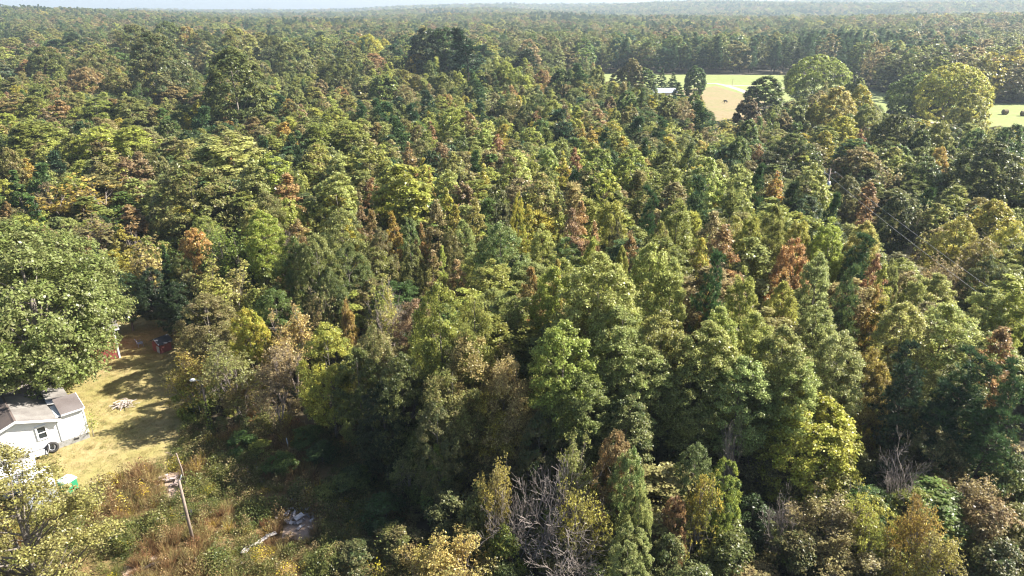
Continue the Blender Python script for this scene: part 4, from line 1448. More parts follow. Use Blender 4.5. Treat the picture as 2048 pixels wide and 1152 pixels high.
def siding(mb, x0, x1, z0, z1, y, lap=0.115, top=None):
    """real lapped boards on the plane y, each tilted out at its foot; top(x) cuts the gable"""
    z = z0; k = 0
    while z < z1 - .01:
        zt = min(z + lap, z1)
        a, b = x0, x1
        if top:
            a, b = top(zt)
            a, b = max(a, x0), min(b, x1)
            if b - a < .15: break
        mb.prism([(a, y - .022, z), (a, y - .006, zt), (a, y + .01, zt), (a, y + .01, z)], (b - a, 0, 0))
        z = zt; k += 1

M_BRICK0 = mat("dull red brick", (.27, .11, .09), .9, noise=.3, nscale=8)
def house():
    A, _ = at(180.5, 875); B, _ = at(128.5, 893.5)
    d = (A - B); wl = d.length; d.normalize()
    rz = math.atan2(d.y, d.x)
    # local frame: +x along the front to the right, +y to the back, origin at the joint of addition and gable wall
    h = empty("white_house", (B.x, B.y, 0), rz)
    tag(h, "white sided house with brown shingle roofs, grey block foundation and gable wall on the lawn", "house")
    fz, ez = 0.55, 2.72                         # foundation top, eave
    GW = 5.3; DEP = 3.5; ap = .95               # gable wing: width, depth, rise; wl = width of the lean-to addition
    AD = 2.2
    ge = ez - .05
    f = MB(); f.box((wl / 2, AD / 2, fz / 2), (wl, AD, fz)); f.box((-GW / 2, DEP / 2 + .02, fz / 2), (GW, DEP, fz)); f.build("foundation", M_BLOCK, h)
    bl = MB()
    for x in np.arange(-GW + .2, wl - .2, .41):
        for k in range(3):
            if x + .2 * (k % 2) < wl - .2: bl.box((x + .2 * (k % 2), -.006, .09 + .18 * k), (.385, .02, .165))
    o = bl.build("foundation_blocks", M_BLOCK, h); o["kind"] = "stuff"
    wv = MB(); wv.box((wl / 2, AD / 2, (fz + ez) / 2 + .1), (wl - .03, AD - .03, ez - fz - .04)); wv.build("addition_wall", M_WHITE, h)
    g = MB()
    g.prism([(-GW + .02, .03, fz), (-.02, .03, fz), (-.02, .03, ge), (-GW / 2, .03, ge + ap), (-GW + .02, .03, ge)], (0, DEP - .05, 0))
    g.build("gable_wall", M_WHITE, h)
    s1 = MB(); siding(s1, .06, wl - .02, fz, ez + .12, 0.0)
    o = s1.build("siding_boards", M_WHITE, h); o["kind"] = "stuff"
    s2 = MB()
    def gt(z):
        if z <= ge: return (-GW, 0)
        t = (z - ge) / ap; return (-GW + t * GW / 2, -t * GW / 2)
    siding(s2, -GW + .02, -.06, fz, ge + ap - .1, 0.02, top=gt)
    o = s2.build("siding_boards", M_WHITE, h); o["kind"] = "stuff"
    s3 = MB(); z = fz
    while z < ez:
        zt = min(z + .115, ez); s3.prism([(wl - .012, .02, z), (wl + .02, .02, z), (wl + .004, .02, zt), (wl - .012, .02, zt)], (0, AD - .04, 0)); z = zt
    o = s3.build("siding_boards", M_WHITE, h); o["kind"] = "stuff"
    for x, zt in ((0.0, ez + .1), (wl, ez + .08), (-GW, ge)):
        MB().box((x, -.012, (fz + zt) / 2), (.11, .06, zt - fz)).build("corner_board", M_GREYTRIM if x < wl else M_TRIM, h)
    wx, wz = -1.15, 1.9
    wn_ = MB(); fw, fh = 0.66, 1.1
    for cx, cz, sx, sz in ((wx - fw / 2, wz, .13, fh + .13), (wx + fw / 2, wz, .13, fh + .13), (wx, wz + fh / 2, fw - .13, .13), (wx, wz - fh / 2, fw - .13, .13)):
        wn_.box((cx, -.03, cz), (sx, .07, sz))
    win = wn_.build("window", M_TRIM, h)
    MB().box((wx, -.012, wz), (fw - .13, .02, fh - .13)).build("pane", M_GLASS, win)
    MB().box((wx, -.04, wz), (fw - .13, .05, .06)).build("sash_bar", M_TRIM, win)
    MB().box((.95, -.02, .34), (.38, .03, .15)).build("crawlspace_vent", M_BLACK, h)
    def slab(pts, off, nm, m):
        return MB().prism(pts, off).build(nm, m, h)
    oh = .32; th = .08; bk = DEP + 1.2
    k = ap / (GW / 2); rx, rzz = -GW / 2, ge + ap; ov = .3
    slab([(rx, -oh, rzz + .03), (ov, -oh, ge - ov * k + .03), (ov, -oh, ge - ov * k + .03 + th), (rx, -oh, rzz + .03 + th)], (0, bk + oh, 0), "roof_slope", M_ROOF_L)  # right slope in a paler shingle tone than the left one
    slab([(rx - .003, -oh, rzz + .03), (-GW - ov, -oh, ge - ov * k + .03), (-GW - ov, -oh, ge - ov * k + .03 + th), (rx - .003, -oh, rzz + .03 + th)], (0, bk + oh, 0), "roof_slope", M_ROOF_D)
    MB().prism([(rx - .14, -oh + .02, rzz + th - .02), (rx, -oh + .02, rzz + th + .06), (rx + .14, -oh + .02, rzz + th - .02)], (0, bk + oh - .04, 0)).build("ridge_cap", M_ROOF_D, h)
    for sgn, x1 in ((1, ov), (-1, -GW - ov)):
        z1 = ge - ov * k
        MB().prism([(rx, -oh - .03, rzz - .10), (x1, -oh - .03, z1 - .10), (x1, -oh - .03, z1 + .1), (rx, -oh - .03, rzz + .1)], (0, .028, 0)).build("rake_board", M_TRIM, h)
    # lean-to roof of the addition
    zf, zb = ez + .14, ez + .42
    slab([(.33, -.2, zf), (.33, AD + .2, zb), (.33, AD + .2, zb + .08), (.33, -.2, zf + .08)], (wl + .12 - .33, 0, 0), "addition_roof", M_ROOF_B)
    MB().box((wl / 2 + .22, -.215, zf + .02), (wl - .25, .03, .13)).build("fascia_board", M_TRIM, h)
    MB().prism([(wl + .125, -.2, zf - .04), (wl + .125, AD + .2, zb - .04), (wl + .125, AD + .2, zb + .08), (wl + .125, -.2, zf + .08)], (.03, 0, 0)).build("rake_board", M_TRIM, h)
    MB().prism([(wl - .02, .02, ez + .08), (wl - .02, AD - .02, ez + .08), (wl - .02, AD - .02, zb - .01), (wl - .02, .02, zf - .01)], (.02, 0, 0)).build("gable_infill", M_WHITE, h)
    # middle bay behind the addition
    MB().box((.6, AD + 1.5, (ez + .2) / 2), (1.3, 2.0, ez + .2)).build("middle_bay", M_WHITE, h)
    slab([(-.1, AD + .25, ez + .66), (1.5, AD + .25, ez + .34), (1.5, AD + .25, ez + .42), (-.1, AD + .25, ez + .74)], (0, 2.7, 0), "middle_roof", M_ROOF_L)
    # main body of the house, its ridge along the front
    mx0, mx1, my0, my1 = -11.5, -.4, DEP + .3, DEP + 6.3; mz = ge; mr = 1.25
    MB().box(((mx0 + mx1) / 2, (my0 + my1) / 2, mz / 2 + .1), (mx1 - mx0, my1 - my0, mz)).build("main_wall", M_WHITE, h)
    ym = (my0 + my1) / 2
    slab([(mx0 - .3, my0 - .35, mz + .02), (mx0 - .3, ym, mz + mr), (mx0 - .3, ym, mz + mr + .1), (mx0 - .3, my0 - .35, mz + .12)], (mx1 - mx0 + .6, 0, 0), "main_roof", M_ROOF_B)
    slab([(mx0 - .3, my1 + .35, mz + .02), (mx0 - .3, ym + .003, mz + mr), (mx0 - .3, ym + .003, mz + mr + .1), (mx0 - .3, my1 + .35, mz + .12)], (mx1 - mx0 + .6, 0, 0), "main_roof", M_ROOF_B)
    for xx in (mx0 + .05, mx1 - .15):
        MB().prism([(xx, my0 + .05, mz + .1), (xx, my1 - .05, mz + .1), (xx, ym, mz + mr - .05)], (.1, 0, 0)).build("gable_infill", M_WHITE, h)
    return h
H0 = house()

def along(u, v, z=0): return at(u, v, z)[0]
# big old tyre leaning on the foundation
def tyre(u, v, r, label, upright=False, rz=0.0, z=0.0, parent=None, group=None, name="old_tyre"):
    p = along(u, v)
    o = empty(name, (p.x, p.y, z), rz)
    M = Matrix.Rotation(R(72), 4, 'X') if upright else Matrix.Rotation(R(6), 4, 'X')
    mb = MB(); mb.torus((0, 0, r if upright else .1), r * .74, r * .26, M.to_3x3()); mb.build("tread", M_BLACK, o, True)
    m2 = MB(); m2.torus((0, 0, r if upright else .1), r * .52, r * .06, M.to_3x3()); m2.build("rim_edge", M_GREYTRIM, o, True)
    tag(o, label, "tyre", group); return o
tyre(108, 904, .46, "large worn tyre leaning upright against the grey block foundation of the white house", True, R(35))
tyre(288, 1081, .34, "pale-rimmed tyre lying in rusty weeds, in front of its twin", False, 0, 0.12, group="tyres dumped in the weeds")
tyre(299, 1073, .34, "tyre lying half hidden behind its twin in the rusty weeds", False, 1, .1, group="tyres dumped in the weeds")
# riding mower / cart frame beside the house
def cart():
    p = along(82, 915); o = empty("garden_cart", (p.x, p.y, 0), R(38))
    fr = MB()
    for y in (-.3, .3):
        fr.tube([(-.7, y, .32), (0, y, .36), (.5, y, .34), (.72, y, .8)], .03, 6)
    for x in (-.65, -.1, .45): fr.tube([(x, -.3, .34), (x, .3, .34)], .025, 6)
    fr.tube([(.72, -.3, .8), (.72, .3, .8)], .03, 6)
    fr.build("frame", M_TRIM, o)
    MB().prism([(-.6, -.27, .36), (.3, -.27, .36), (.38, -.27, .5), (-.66, -.27, .5)], (0, .54, 0)).build("tray", M_GREYTRIM, o)
    for x in (-.5, .35):
        for y in (-.36, .36):
            w_ = MB(); w_.torus((x, y, .2), .14, .055, Matrix.Rotation(R(90), 3, 'X')); w_.build("wheel", M_BLACK, o, True)
    tag(o, "white-framed garden cart parked beside the large tyre at the gable wall", "cart")
cart()
# box trailer and green bin under the yellow oak
M_SHEET = mat("white painted sheet", (.74, .75, .78), .5, noise=.05, nscale=1)
def trailer(uv, L_, W_, Hh, rz, label, name="box_trailer"):
    p = along(*uv); o = empty(name, (p.x, p.y, 0), rz)
    MB().box((0, 0, .45 + Hh / 2), (L_, W_, Hh)).build("body", mat("grey sheet side", (.5, .53, .58), .5, noise=.1), o)
    MB().prism([(-L_ / 2 - .05, -W_ / 2 - .05, .45 + Hh + .003), (L_ / 2 + .05, -W_ / 2 - .05, .45 + Hh + .003), (L_ / 2 + .05, 0, .45 + Hh + .1), (L_ / 2 + .05, W_ / 2 + .05, .45 + Hh + .003), (-L_ / 2 - .05, W_ / 2 + .05, .45 + Hh + .003), (-L_ / 2 - .05, 0, .45 + Hh + .1)], (0, 0, .05)).build("roof", M_SHEET, o)
    for x in np.arange(-L_ / 2 + .3, L_ / 2, .6):
        MB().box((x, -W_ / 2 - .015, .45 + Hh / 2), (.05, .03, Hh - .1)).build("rib", M_SHEET, o)
    for x in (-.45, .45):
        w_ = MB(); w_.torus((x, -W_ / 2 + .02, .32), .23, .09, Matrix.Rotation(R(90), 3, 'X')); w_.build("wheel", M_BLACK, o, True)
    MB().tube([(L_ / 2, 0, .42), (L_ / 2 + .7, 0, .42)], .05, 6).build("drawbar", M_GREYTRIM, o)
    tag(o, label, "trailer")
trailer((92, 1010), 2.6, 1.7, 1.75, R(-52), "white-roofed box trailer with grey side, half covered by the yellow oak")
trailer((48, 985), 2.3, 1.6, 1.7, R(38), "white box trailer glimpsed through the yellow oak leaves, closer to the gable wall")
def bin_():
    p = along(140, 982); o = empty("green_bin", (p.x, p.y, 0), R(-20))
    MB().prism([(-.42, -.38, .06), (.42, -.38, .06), (.48, -.44, 1.0), (-.48, -.44, 1.0)], (0, .82, 0)).build("body", mat("green plastic", (.03, .26, .13), .5, noise=.1), o)
    MB().prism([(-.52, -.47, 1.003), (.52, -.47, 1.003), (.5, -.47, 1.08), (0, -.47, 1.16), (-.5, -.47, 1.08)], (0, .92, 0)).build("lid", mat("pale green lid", (.42, .6, .5), .5, noise=.1), o)
    for x in (-.35, .35):
        w_ = MB(); w_.torus((x, .42, .14), .1, .04, Matrix.Rotation(R(90), 3, 'Y')); w_.build("wheel", M_BLACK, o, True)
    tag(o, "green rubbish bin with pale lid standing beside the box trailer", "bin")
bin_()

# ------------------------------------------------------------------ brick house behind the huge oak
M_BRICK = mat("red brick", (.40, .105, .085), .9, rgb2=(.30, .085, .07), nscale=3, bump=.3)
M_MORTAR = mat("brick mortar", (.30, .2, .18), .9)
def brick_house():
    c = along(241, 716); o = empty("brick_house", (c.x, c.y, 0), R(216))
    # local +x runs away from the visible corner to the left, +y toward the viewer
    L_, D_, Hh = 11.0, 7.0, 3.3
    MB().box((L_ / 2 + .02, -D_ / 2 - .02, Hh / 2), (L_, D_, Hh)).build("wall", M_MORTAR, o)
    br = MB()
    rng = random.Random(3)
    for r_ in range(int(Hh / .075)):
        z = .04 + r_ * .075
        x = .12 + (.11 if r_ % 2 else 0)
        while x < 3.6:
            br.box((x + .1, -.015, z + .03), (.205, .022, .062)); x += .222
        y = -.12 - (.11 if r_ % 2 else 0)
        while y > -4.0:
            br.box((.012, y - .1, z + .03), (.022, .205, .062)); y -= .222
    b = br.build("bricks", M_BRICK, o); b["kind"] = "stuff"
    MB().box((.03, -.03, Hh / 2), (.16, .1, Hh)).build("corner_board", M_TRIM, o)
    MB().prism([(-.45, .5, Hh + .0), (-.45, -D_ / 2, Hh + 1.6), (-.45, -D_ - .5, Hh), (-.45, -D_ - .5, Hh + .12), (-.45, -D_ / 2, Hh + 1.75), (-.45, .5, Hh + .12)], (L_ + .9, 0, 0)).build("roof", M_ROOF_L, o)
    MB().prism([(0.03, -.05, Hh), (0.03, -D_ + .02, Hh), (0.03, -D_ / 2, Hh + 1.5)], (.1, 0, 0)).build("gable_wall", M_TRIM, o)
    MB().box((L_ / 2, .52, Hh + .06), (L_ + .9, .03, .16)).build("gutter", M_TRIM, o)
    tag(o, "red brick house with grey roof showing one corner from behind the huge oak", "house")
brick_house()
# little red shed / dog house
def shed():
    p = along(326, 700); o = empty("little_shed", (p.x, p.y, 0), R(-35))
    red = mat("faded red boards", (.27, .085, .075), .8, noise=.25, nscale=4)
    for i in range(8): MB().box((-.72 + i * .18 + .09, -.62 + .0, .5), (.17, .03, 1.0)).build("plank", red, o)
    for i in range(7): MB().box((-.74, -.52 + i * .18, .5), (.03, .17, 1.0)).build("plank", red, o)
    MB().box((0, 0.0, .48), (1.42, 1.16, .94)).build("body", red, o)
    MB().box((.35, -.65, .42), (.5, .03, .72)).build("door", mat("pale blue door", (.34, .45, .5), .6, noise=.1), o)
    MB().prism([(-.95, -.8, 1.02), (0, -.8, 1.5), (.95, -.8, 1.02), (.95, -.8, 1.08), (0, -.8, 1.57), (-.95, -.8, 1.08)], (0, 1.6, 0)).build("roof", mat("dark felt roof", (.06, .06, .075), .9, noise=.2), o)
    MB().prism([(-.72, -.6, .975), (.72, -.6, .975), (0, -.6, 1.4)], (0, 1.18, 0)).build("gable", red, o)
    tag(o, "little red shed with dark roof and pale blue door on the shaded lawn", "shed")
shed()
def chair(u, v, rz, label, m):
    p = along(u, v); o = empty("lawn_chair", (p.x, p.y, 0), rz)
    MB().box((0, 0, .42), (.52, .5, .05)).build("seat", m, o)
    MB().prism([(-.26, .24, .45), (.26, .24, .45), (.22, .36, .95), (-.22, .36, .95)], (0, .04, 0)).build("backrest", m, o)
    for x in (-.23, .23):
        for y in (-.22, .24): MB().tube([(x, y, 0), (x * .95, y * .95, .42)], .025, 6).build("leg", m, o)
        MB().box((x * 1.1, 0, .62), (.05, .5, .04)).build("armrest", m, o)
    tag(o, label, "chair")
chair(281, 693, 2.4, "grey-blue plastic lawn chair in the shade beside the little red shed", mat("grey blue plastic", (.28, .32, .4), .5, noise=.05))
def tub():
    p = along(252, 640); o = MB()
    o.tube([(0, 0, 0), (0, 0, .3)], [.35, .45], 14)
    q = o.build("wash_tub", mat("pale plastic", (.6, .62, .66), .5, noise=.1)); q.location = p
    tag(q, "pale round tub left at the shaded far end of the lawn", "tub")
tub()
# heap of cut branches on the lawn
def branch_pile():
    p = along(247, 812); rng = np.random.default_rng(8); mb = MB()
    for i in range(60):
        a = rng.random() * 6.28; c = Vector((rng.normal() * .45, rng.normal() * .35, .06 + rng.random() * .3))
        d = Vector((math.cos(a), math.sin(a), rng.normal() * .25)) * rng.uniform(.2, .55)
        mb.tube([c - d, c + Vector((0, 0, .05)), c + d], rng.uniform(.012, .035), 5)
    o = mb.build("branch_pile", mat("cut grey wood", (.30, .25, .23), .9, rgb2=(.5, .44, .4), nscale=6)); o.location = p
    tag(o, "small grey heap of cut branches in the middle of the sunny lawn", "branch pile")
branch_pile()
# sapling at the right corner of the house
def corner_plant():
    p = along(187, 872); 
    rng = np.random.default_rng(4); n = 260
    ps = rng.normal(size=(n, 3)) * np.array([.28, .28, .45]) + np.array([0, 0, 1.3])
    me = leaf_mesh("foliage", ps, unit(rng.normal(size=(n, 3))), np.full(n, .14), .6, rng.random(n), rng.random(n), M_LEAF)
    r = empty("corner_sapling", p); o = bpy.data.objects.new("foliage", me); col.objects.link(o); o.parent = r
    o["tint"] = COL['G']; o["tint2"] = COL['L']
    MB().tube([(0, 0, 0), (.05, 0, .8), (.2, 0.05, 1.7)], [.03, .025, .01], 6).build("stem", M_TWIG, r)
    tag(r, "thin sapling growing against the outer corner of the white house", "sapling")
corner_plant()

# ------------------------------------------------------------------ poles and wires
M_POLE = mat("weathered pole wood", (.20, .155, .13), .9, rgb2=(.29, .23, .19), nscale=2.5, bump=.3)
M_METAL = mat("galvanised metal", (.55, .57, .6), .4, noise=.1, metal=.6)
M_WIRE = mat("bright wire", (.42, .42, .42), .45, metal=.3)
def pole_1():
    p = along(388, 1089); t = along(361, 962, 0)
    # height so that its top falls at the photograph's pixel
    best = min(np.arange(3, 9, .05), key=lambda z: abs(proj((p.x - .05, p.y, z))[1] - 962))
    o = empty("utility_pole", (p.x, p.y, 0))
    MB().tube([(0, 0, 0), (-.04, 0, best * .5), (-.06, 0, best)], [.11, .10, .08], 10).build("shaft", M_POLE, o, True)
    MB().tube([(-.06, 0, best - .2), (-.06, .06, best + .02), (.0, .14, best + .12), (.06, .18, best + .32)], .035, 8).build("bracket", M_METAL, o, True)
    tag(o, "weathered wooden pole with pale bent pipe at its top, standing in the weeds", "pole")
def proj(p):
    d = Vector(p) - Vector((0, 0, CAM_H))
    z = d.y * cp - d.z * sp
    return 1024 + FPX * d.x / z, 576 - FPX * (d.y * sp + d.z * cp) / z
pole_1()
def pole_2():
    p = along(369, 968); best = min(np.arange(1, 6, .05), key=lambda z: abs(proj((p.x, p.y, z))[1] - 906))
    o = MB().tube([(0, 0, 0), (.03, .0, best * .5), (-.12, .0, best)], [.07, .06, .04], 8).build("leaning_post", M_POLE, None, True)
    o.location = p
    tag(o, "short thin leaning post just beyond the wooden pole with the bent pipe", "post")
pole_2()
def lamp_pole():
    p = along(423, 867); best = min(np.arange(3, 9, .05), key=lambda z: abs(proj((p.x, p.y, z))[1] - 757))
    o = empty("lamp_pole", (p.x, p.y, 0))
    MB().tube([(0, 0, 0), (0, 0, best)], [.12, .085], 10).build("shaft", mat("dark pole wood", (.085, .07, .06), .9, noise=.3, nscale=3), o, True)
    MB().tube([(0, 0, best - .3), (-.25, -.05, best - .12), (-.45, -.08, best - .1)], .03, 6).build("arm", M_METAL, o, True)
    MB().tube([(-.42, -.08, best - .15), (-.55, -.1, best - .06), (-.75, -.12, best - .08), (-.86, -.13, best - .14)], [.06, .14, .13, .05], 10).build("lamp_head", mat("white lamp housing", (.8, .8, .82), .4), o, True)
    rng = np.random.default_rng(5); n = 500
    a = rng.random(n) * 6.28; z = rng.random(n) ** 1.6 * 3.2; rr = .16 + .25 * (1 - z / 3.4) * rng.random(n)
    me = leaf_mesh("creeper", np.stack([rr * np.cos(a), rr * np.sin(a), z], 1), unit(np.stack([np.cos(a), np.sin(a), .3 + 0 * a], 1) + rng.normal(size=(n, 3)) * .4), np.full(n, .14), .8, rng.random(n), rng.random(n), M_LEAF)
    c = bpy.data.objects.new("creeper", me); col.objects.link(c); c.parent = o; c["tint"] = COL['E']; c["tint2"] = COL['U']
    tag(o, "dark wooden lamp pole with white lamp head and creeper, at the thicket edge", "lamp pole")
lamp_pole()
def power_line():
    a = along(1660, 343, 10.0); xa, ya = a.x, a.y
    ends = [(xa, ya), (38.5, 12.0)]
    for i, (x, y) in enumerate(ends):
        o = empty("power_pole", (x, y, 0), R(8))
        MB().tube([(0, 0, 0), (0, 0, 10.4)], [.17, .12], 10).build("shaft", M_POLE, o, True)
        MB().box((0, 0, 9.7), (2.0, .1, .12)).build("crossarm", M_POLE, o)
        for xx in (-.85, .85): MB().tube([(xx, 0, 9.77), (xx, 0, 10.0)], .05, 8).build("insulator", M_TRIM, o)
        if i == 0:
            MB().tube([(-.05, -.32, 7.4), (-.05, -.32, 8.5)], .24, 12).build("transformer", M_METAL, o, True)
            tag(o, "wooden power pole with grey transformer beside the road, start of the wires", "power pole")
        else:
            tag(o, "wooden power pole carrying the two wires over the near thicket", "power pole")
    for k, dx in enumerate((-.85, .85)):
        pts = []
        for i in range(25):
            t = i / 24; x = ends[0][0] * (1 - t) + ends[1][0] * t + dx; y = ends[0][1] * (1 - t) + ends[1][1] * t
            pts.append((x, y, 10.0 - 4 * 1.1 * t * (1 - t)))
        o = MB().tube(pts, .016, 5).build("power_wire", M_WIRE, None, True)
        tag(o, ["thin power wire sagging over the dark gap, on the road-far side of its pair", "thin power wire sagging over the dark gap, the one passing nearer the road"][k], "wire", "wires over the cleared strip")
power_line()

# ------------------------------------------------------------------ dumped boards, rubble
M_BOARD = mat("bleached board", (.58, .56, .55), .8, rgb2=(.42, .40, .40), nscale=3)
for i, (u1, v1, u2, v2, wd, lb) in enumerate((
        (486, 1107, 497, 1092, .42, "white board at the low end of the line of dumped boards"),
        (500, 1093, 520, 1086, .22, "second white board from the low end of the dumped line"),
        (518, 1085, 533, 1075, .3, "middle white board of the dumped line, lying slightly askew"),
        (532, 1075, 553, 1066, .24, "last white board of the dumped line, reaching the bare earth"),
        (590, 1040, 606, 1030, .35, "white sheet lying on the rubble heap"),
        (612, 1022, 628, 1010, .22, "pale plank poking out beyond the rubble heap"))):
    a, b = along(u1, v1, .25), along(u2, v2, .25); m_ = (a + b) / 2; d = b - a
    mb = MB(); mb.box((0, 0, 0), (d.length, wd, .05)); mb.box((0, wd * .33, .04), (d.length * .96, .05, .04)); mb.box((0, -wd * .33, .04), (d.length * .96, .05, .04))
    o = mb.build("dumped_board", M_BOARD); o.location = (m_.x, m_.y, .25 + .02 * i)
    o.rotation_euler = (R((-6, 5, -9, 4, 12, -5)[i]), R((3, -4, 2, 5, -6, 4)[i]), math.atan2(d.y, d.x))
    tag(o, lb, "board", "boards dumped on the lot")
def rubble(name, uv, n, spread, lab, seed, cols):
    p = along(*uv); rng = np.random.default_rng(seed); mb = MB()
    for i in range(n):
        c = (rng.normal() * spread, rng.normal() * spread * .7, .05 + abs(rng.normal()) * .12)
        M = Matrix.Translation(c) @ Matrix.Rotation(rng.random() * 6.28, 4, 'Z') @ Matrix.Rotation(rng.normal() * .3, 4, 'X')
        mb.box((0, 0, 0), (rng.uniform(.1, .7), rng.uniform(.05, .25), rng.uniform(.03, .1)), 0, M)
    o = mb.build(name, mat(name + " pieces", cols[0], .85, rgb2=cols[1], nscale=1.7)); o.location = p; o["kind"] = "stuff"
    tag(o, lab, "rubble"); return o
rubble("rubble", (592, 1036), 60, .8, "heap of pale broken boards and sheeting on bare earth above the dumped line", 3, ((.55, .52, .52), (.2, .18, .18)))
rubble("rubble", (352, 962), 30, .6, "pale scraps on the bare patch by the thin leaning post", 4, ((.5, .42, .4), (.35, .27, .25)))
rubble("rubble", (480, 950), 22, 1.0, "grey scraps in shadow beside the tall weed beyond the post", 5, ((.42, .44, .5), (.2, .2, .22)))
rubble("rubble", (365, 1040), 14, .4, "black scraps beside the wooden pole", 6, ((.05, .05, .05), (.12, .12, .12)))
def log():
    a, b = along(278, 1142, .1), along(330, 1122, .1)
    o = MB().tube([a, (a + b) / 2 + Vector((0, .1, .05)), b], [.09, .11, .06], 8).build("fallen_log", M_DARKBARK, None, True)
    tag(o, "dark fallen log lying across the rusty weeds at the picture's lower edge", "log")
log()
def stake():
    p = along(577, 897); o = MB().tube([(0, 0, 0), (-.05, 0, 1.0)], [.05, .04], 8).build("white_stake", mat("white pipe", (.7, .72, .75), .5)); o.location = p
    tag(o, "short white pipe stake upright in the shaded green weeds", "stake")
stake()

# ------------------------------------------------------------------ things by the far field
M_HAY = mat("hay", (.20, .15, .08), .95, rgb2=(.13, .1, .06), nscale=3, bump=.5)
for uv, rz, lb in (((1561, 150), .3, "round hay bale far out on the pasture, near the tall pasture-edge oak"), ((2009, 229), .1, "round hay bale on the pasture beside the great orange-gold oak"), ((2046, 232), -.2, "round hay bale at the picture's edge on the pasture")):
    p = along(*uv); o = empty("hay_bale", (p.x, p.y, 0), rz)
    M = Matrix.Translation((0, 0, .85))
    mb = MB(); mb.tube([(-.75, 0, .85), (-.7, 0, .85), (.7, 0, .85), (.75, 0, .85)], [.78, .85, .85, .78], 22); mb.build("roll", M_HAY, o)
    for x in (-.77, .77):
        m2 = MB(); m2.torus((x, 0, .85), .5, .05, Matrix.Rotation(R(90), 3, 'Y'), 18, 5); m2.torus((x, 0, .85), .25, .04, Matrix.Rotation(R(90), 3, 'Y'), 14, 5); m2.build("end_coil", M_HAY, o)
    tag(o, lb, "hay bale", "hay bales on the pasture")
def far_house(uv, L_, D_, Hh, rz, lb, rc, wc=(.7, .71, .73), name="farm_building"):
    p = along(*uv); o = empty(name, (p.x, p.y, 0), rz)
    MB().box((0, 0, Hh / 2), (L_, D_, Hh)).build("wall", mat("painted wall", wc, .6, noise=.05), o)
    MB().prism([(-L_ / 2 - .4, -D_ / 2 - .5, Hh - .1), (-L_ / 2 - .4, 0, Hh + D_ * .22), (-L_ / 2 - .4, D_ / 2 + .5, Hh - .1), (-L_ / 2 - .4, D_ / 2 + .5, Hh + .05), (-L_ / 2 - .4, 0, Hh + D_ * .22 + .15), (-L_ / 2 - .4, -D_ / 2 - .5, Hh + .05)], (L_ + .8, 0, 0)).build("roof", mat("sheet roof", rc, .5, noise=.08), o)
    for s in (-1, 1): MB().prism([(s * (L_ / 2 - .1), -D_ / 2, Hh + .003), (s * (L_ / 2 - .1), D_ / 2, Hh + .003), (s * (L_ / 2 - .1), 0, Hh + D_ * .21)], (s * .1, 0, 0)).build("gable", mat("gable", wc, .6), o)
    for i in range(max(2, int(L_ / 3.2))):
        x = -L_ / 2 + 1.5 + i * 3.1
        if x > L_ / 2 - .8: break
        wn1 = MB().box((x, -D_ / 2 - .03, Hh * .55), (1.0, .06, 1.2)).build("window", M_TRIM, o)
        MB().box((x, -D_ / 2 - .07, Hh * .55), (.8, .03, 1.0)).build("pane", M_GLASS, wn1)
    tag(o, lb, "building")
far_house((1326, 196), 9, 6, 2.4, R(4), "pale metal-roofed building between cedars and the narrow yellow tree", (.34, .38, .45), (.5, .5, .52))
far_house((1800, 275), 12, 7, 2.8, R(-10), "white house mostly hidden in trees before the dark driveway oak", (.6, .6, .62))
far_house((1858, 292), 10, 7, 2.8, R(20), "pale house glimpsed through branches beyond the massive rim-lit tree", (.5, .5, .52))
far_house((268, 205), 8, 6, 2.6, R(30), "small white building glimpsed in the dark gap beside the brown-green dome", (.75, .76, .78))
def far_car(uv, rz, c, lb):
    p = along(*uv); o = empty("parked_car", (p.x, p.y, 0.03), rz)
    pm = mat("car paint", c, .3)
    MB().prism([(-2.2, -.88, .35), (2.2, -.88, .35), (2.25, -.88, .75), (1.3, -.88, .95), (-2.1, -.88, 1.0), (-2.25, -.88, .8)], (0, 1.76, 0)).build("body", pm, o)
    MB().prism([(-1.9, -.78, .98), (1.2, -.78, .94), (.5, -.72, 1.45), (-1.6, -.72, 1.48)], (0, 1.5, 0)).build("cabin", M_GLASS, o)
    MB().prism([(-1.62, -.74, 1.46), (.48, -.74, 1.43), (.4, -.7, 1.52), (-1.5, -.7, 1.54)], (0, 1.46, 0)).build("roof", pm, o)
    for x in (-1.4, 1.4):
        for y in (-.86, .86):
            w_ = MB(); w_.torus((x, y, .33), .23, .1, Matrix.Rotation(R(90), 3, 'X'), 16, 6); w_.build("wheel", M_BLACK, o, True)
    for y in (-.6, .6): MB().box((2.24, y, .68), (.05, .35, .14)).build("headlight", M_TRIM, o)
    tag(o, lb, "car")
far_car((1930, 262), R(80), (.12, .12, .14), "dark car parked on the pale driveway under the great orange-gold oak")
far_car((1783, 232), R(5), (.7, .72, .76), "silver car parked beside the small dark bush beyond the driveway")
def sign_post():
    p = along(1832, 243); o = empty("post_sign", (p.x, p.y, 0), .2)
    MB().tube([(0, 0, 0), (0, 0, 3.2)], .07, 8).build("post", M_POLE, o)
    MB().prism([(-.45, -.03, 2.6), (.45, -.03, 2.6), (.6, -.03, 3.1), (0, -.03, 3.5), (-.6, -.03, 3.1)], (0, .06, 0)).build("board", M_BLACK, o)
    tag(o, "dark post with a blunt dark head beside the dark driveway oak trunk", "post")
sign_post()
def field_post():
    p = along(1464, 174); o = empty("field_pole", (p.x, p.y, 0))
    MB().tube([(0, 0, 0), (0, 0, 3.6)], .06, 8).build("shaft", M_POLE, o)
    MB().box((.3, 0, 3.5), (.6, .06, .06)).build("arm", M_POLE, o)
    tag(o, "thin pole beside the gravel track on the pasture", "pole")
field_post()
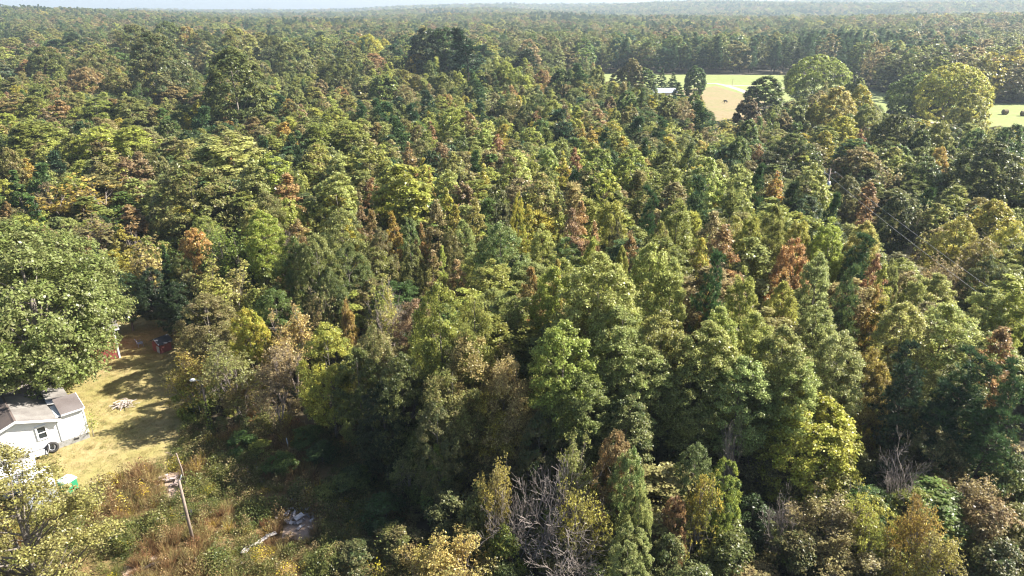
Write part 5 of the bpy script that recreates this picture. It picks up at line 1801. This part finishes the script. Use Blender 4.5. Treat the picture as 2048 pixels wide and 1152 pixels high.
def cow(uv, rz):
    p = along(*uv); o = empty("cow", (p.x, p.y, 0), rz)
    me = bpy.data.meshes.new("body")
    V = [(0, 0, 1.05), (-.55, 0, 1.15), (-.85, 0, 1.12), (.5, 0, 1.12), (.8, 0, 1.2), (1.15, 0, 1.0), (1.45, 0, .62), (1.6, 0, .42)]
    E = [(0, 1), (1, 2), (0, 3), (3, 4), (4, 5), (5, 6), (6, 7)]
    Rr = [.40, .38, .26, .36, .28, .17, .16, .10]
    for x, src in ((-.72, 2), (.55, 3)):
        for y in (-.22, .22):
            n = len(V); V += [(x, y, .82), (x - .04, y, .45), (x + .02, y, .06)]; Rr += [.17, .08, .07]
            E += [(src, n), (n, n + 1), (n + 1, n + 2)]
    me.from_pydata(V, E, []); me.materials.append(mat("black hide", (.02, .018, .018), .7))
    b = bpy.data.objects.new("body", me); col.objects.link(b); b.parent = o
    b.modifiers.new("skin", 'SKIN'); b.modifiers.new("sub", 'SUBSURF').levels = 1
    sk = me.skin_vertices[0].data
    for i, r in enumerate(Rr): sk[i].radius = (r, r)
    sk[0].use_root = True
    for s in (-1, 1): MB().prism([(1.28, .12 * s, .95), (1.36, .12 * s, .98), (1.32, .32 * s, .93)], (0, 0, .04)).build("ear", me.materials[0], o)
    MB().tube([(-1.05, 0, 1.2), (-1.12, 0, .9), (-1.1, 0, .45)], [.03, .02, .05], 5).build("tail", me.materials[0], o)
    o.scale = (.75, .75, .75)
    tag(o, "black cow grazing with lowered head on the tan field", "cow")
cow((1451, 206), 2.4)

# ------------------------------------------------------------------ haze
def haze():
    mb = MB(); mb.box((0, 2600, 54), (9600, 6400, 112))
    m = bpy.data.materials.new("haze"); m.use_nodes = True; nt = m.node_tree; nt.nodes.clear()
    v = nt.nodes.new("ShaderNodeVolumePrincipled"); v.inputs["Color"].default_value = (.68, .83, 1.0, 1)
    v.inputs["Density"].default_value = HAZE; v.inputs["Anisotropy"].default_value = 0.2
    o = nt.nodes.new("ShaderNodeOutputMaterial"); nt.links.new(v.outputs[0], o.inputs["Volume"])
    h = mb.build("haze", m); tag(h, "thin pale blue haze over the distant woods", "haze", None, "stuff")
HAZE = 0.00018
haze()
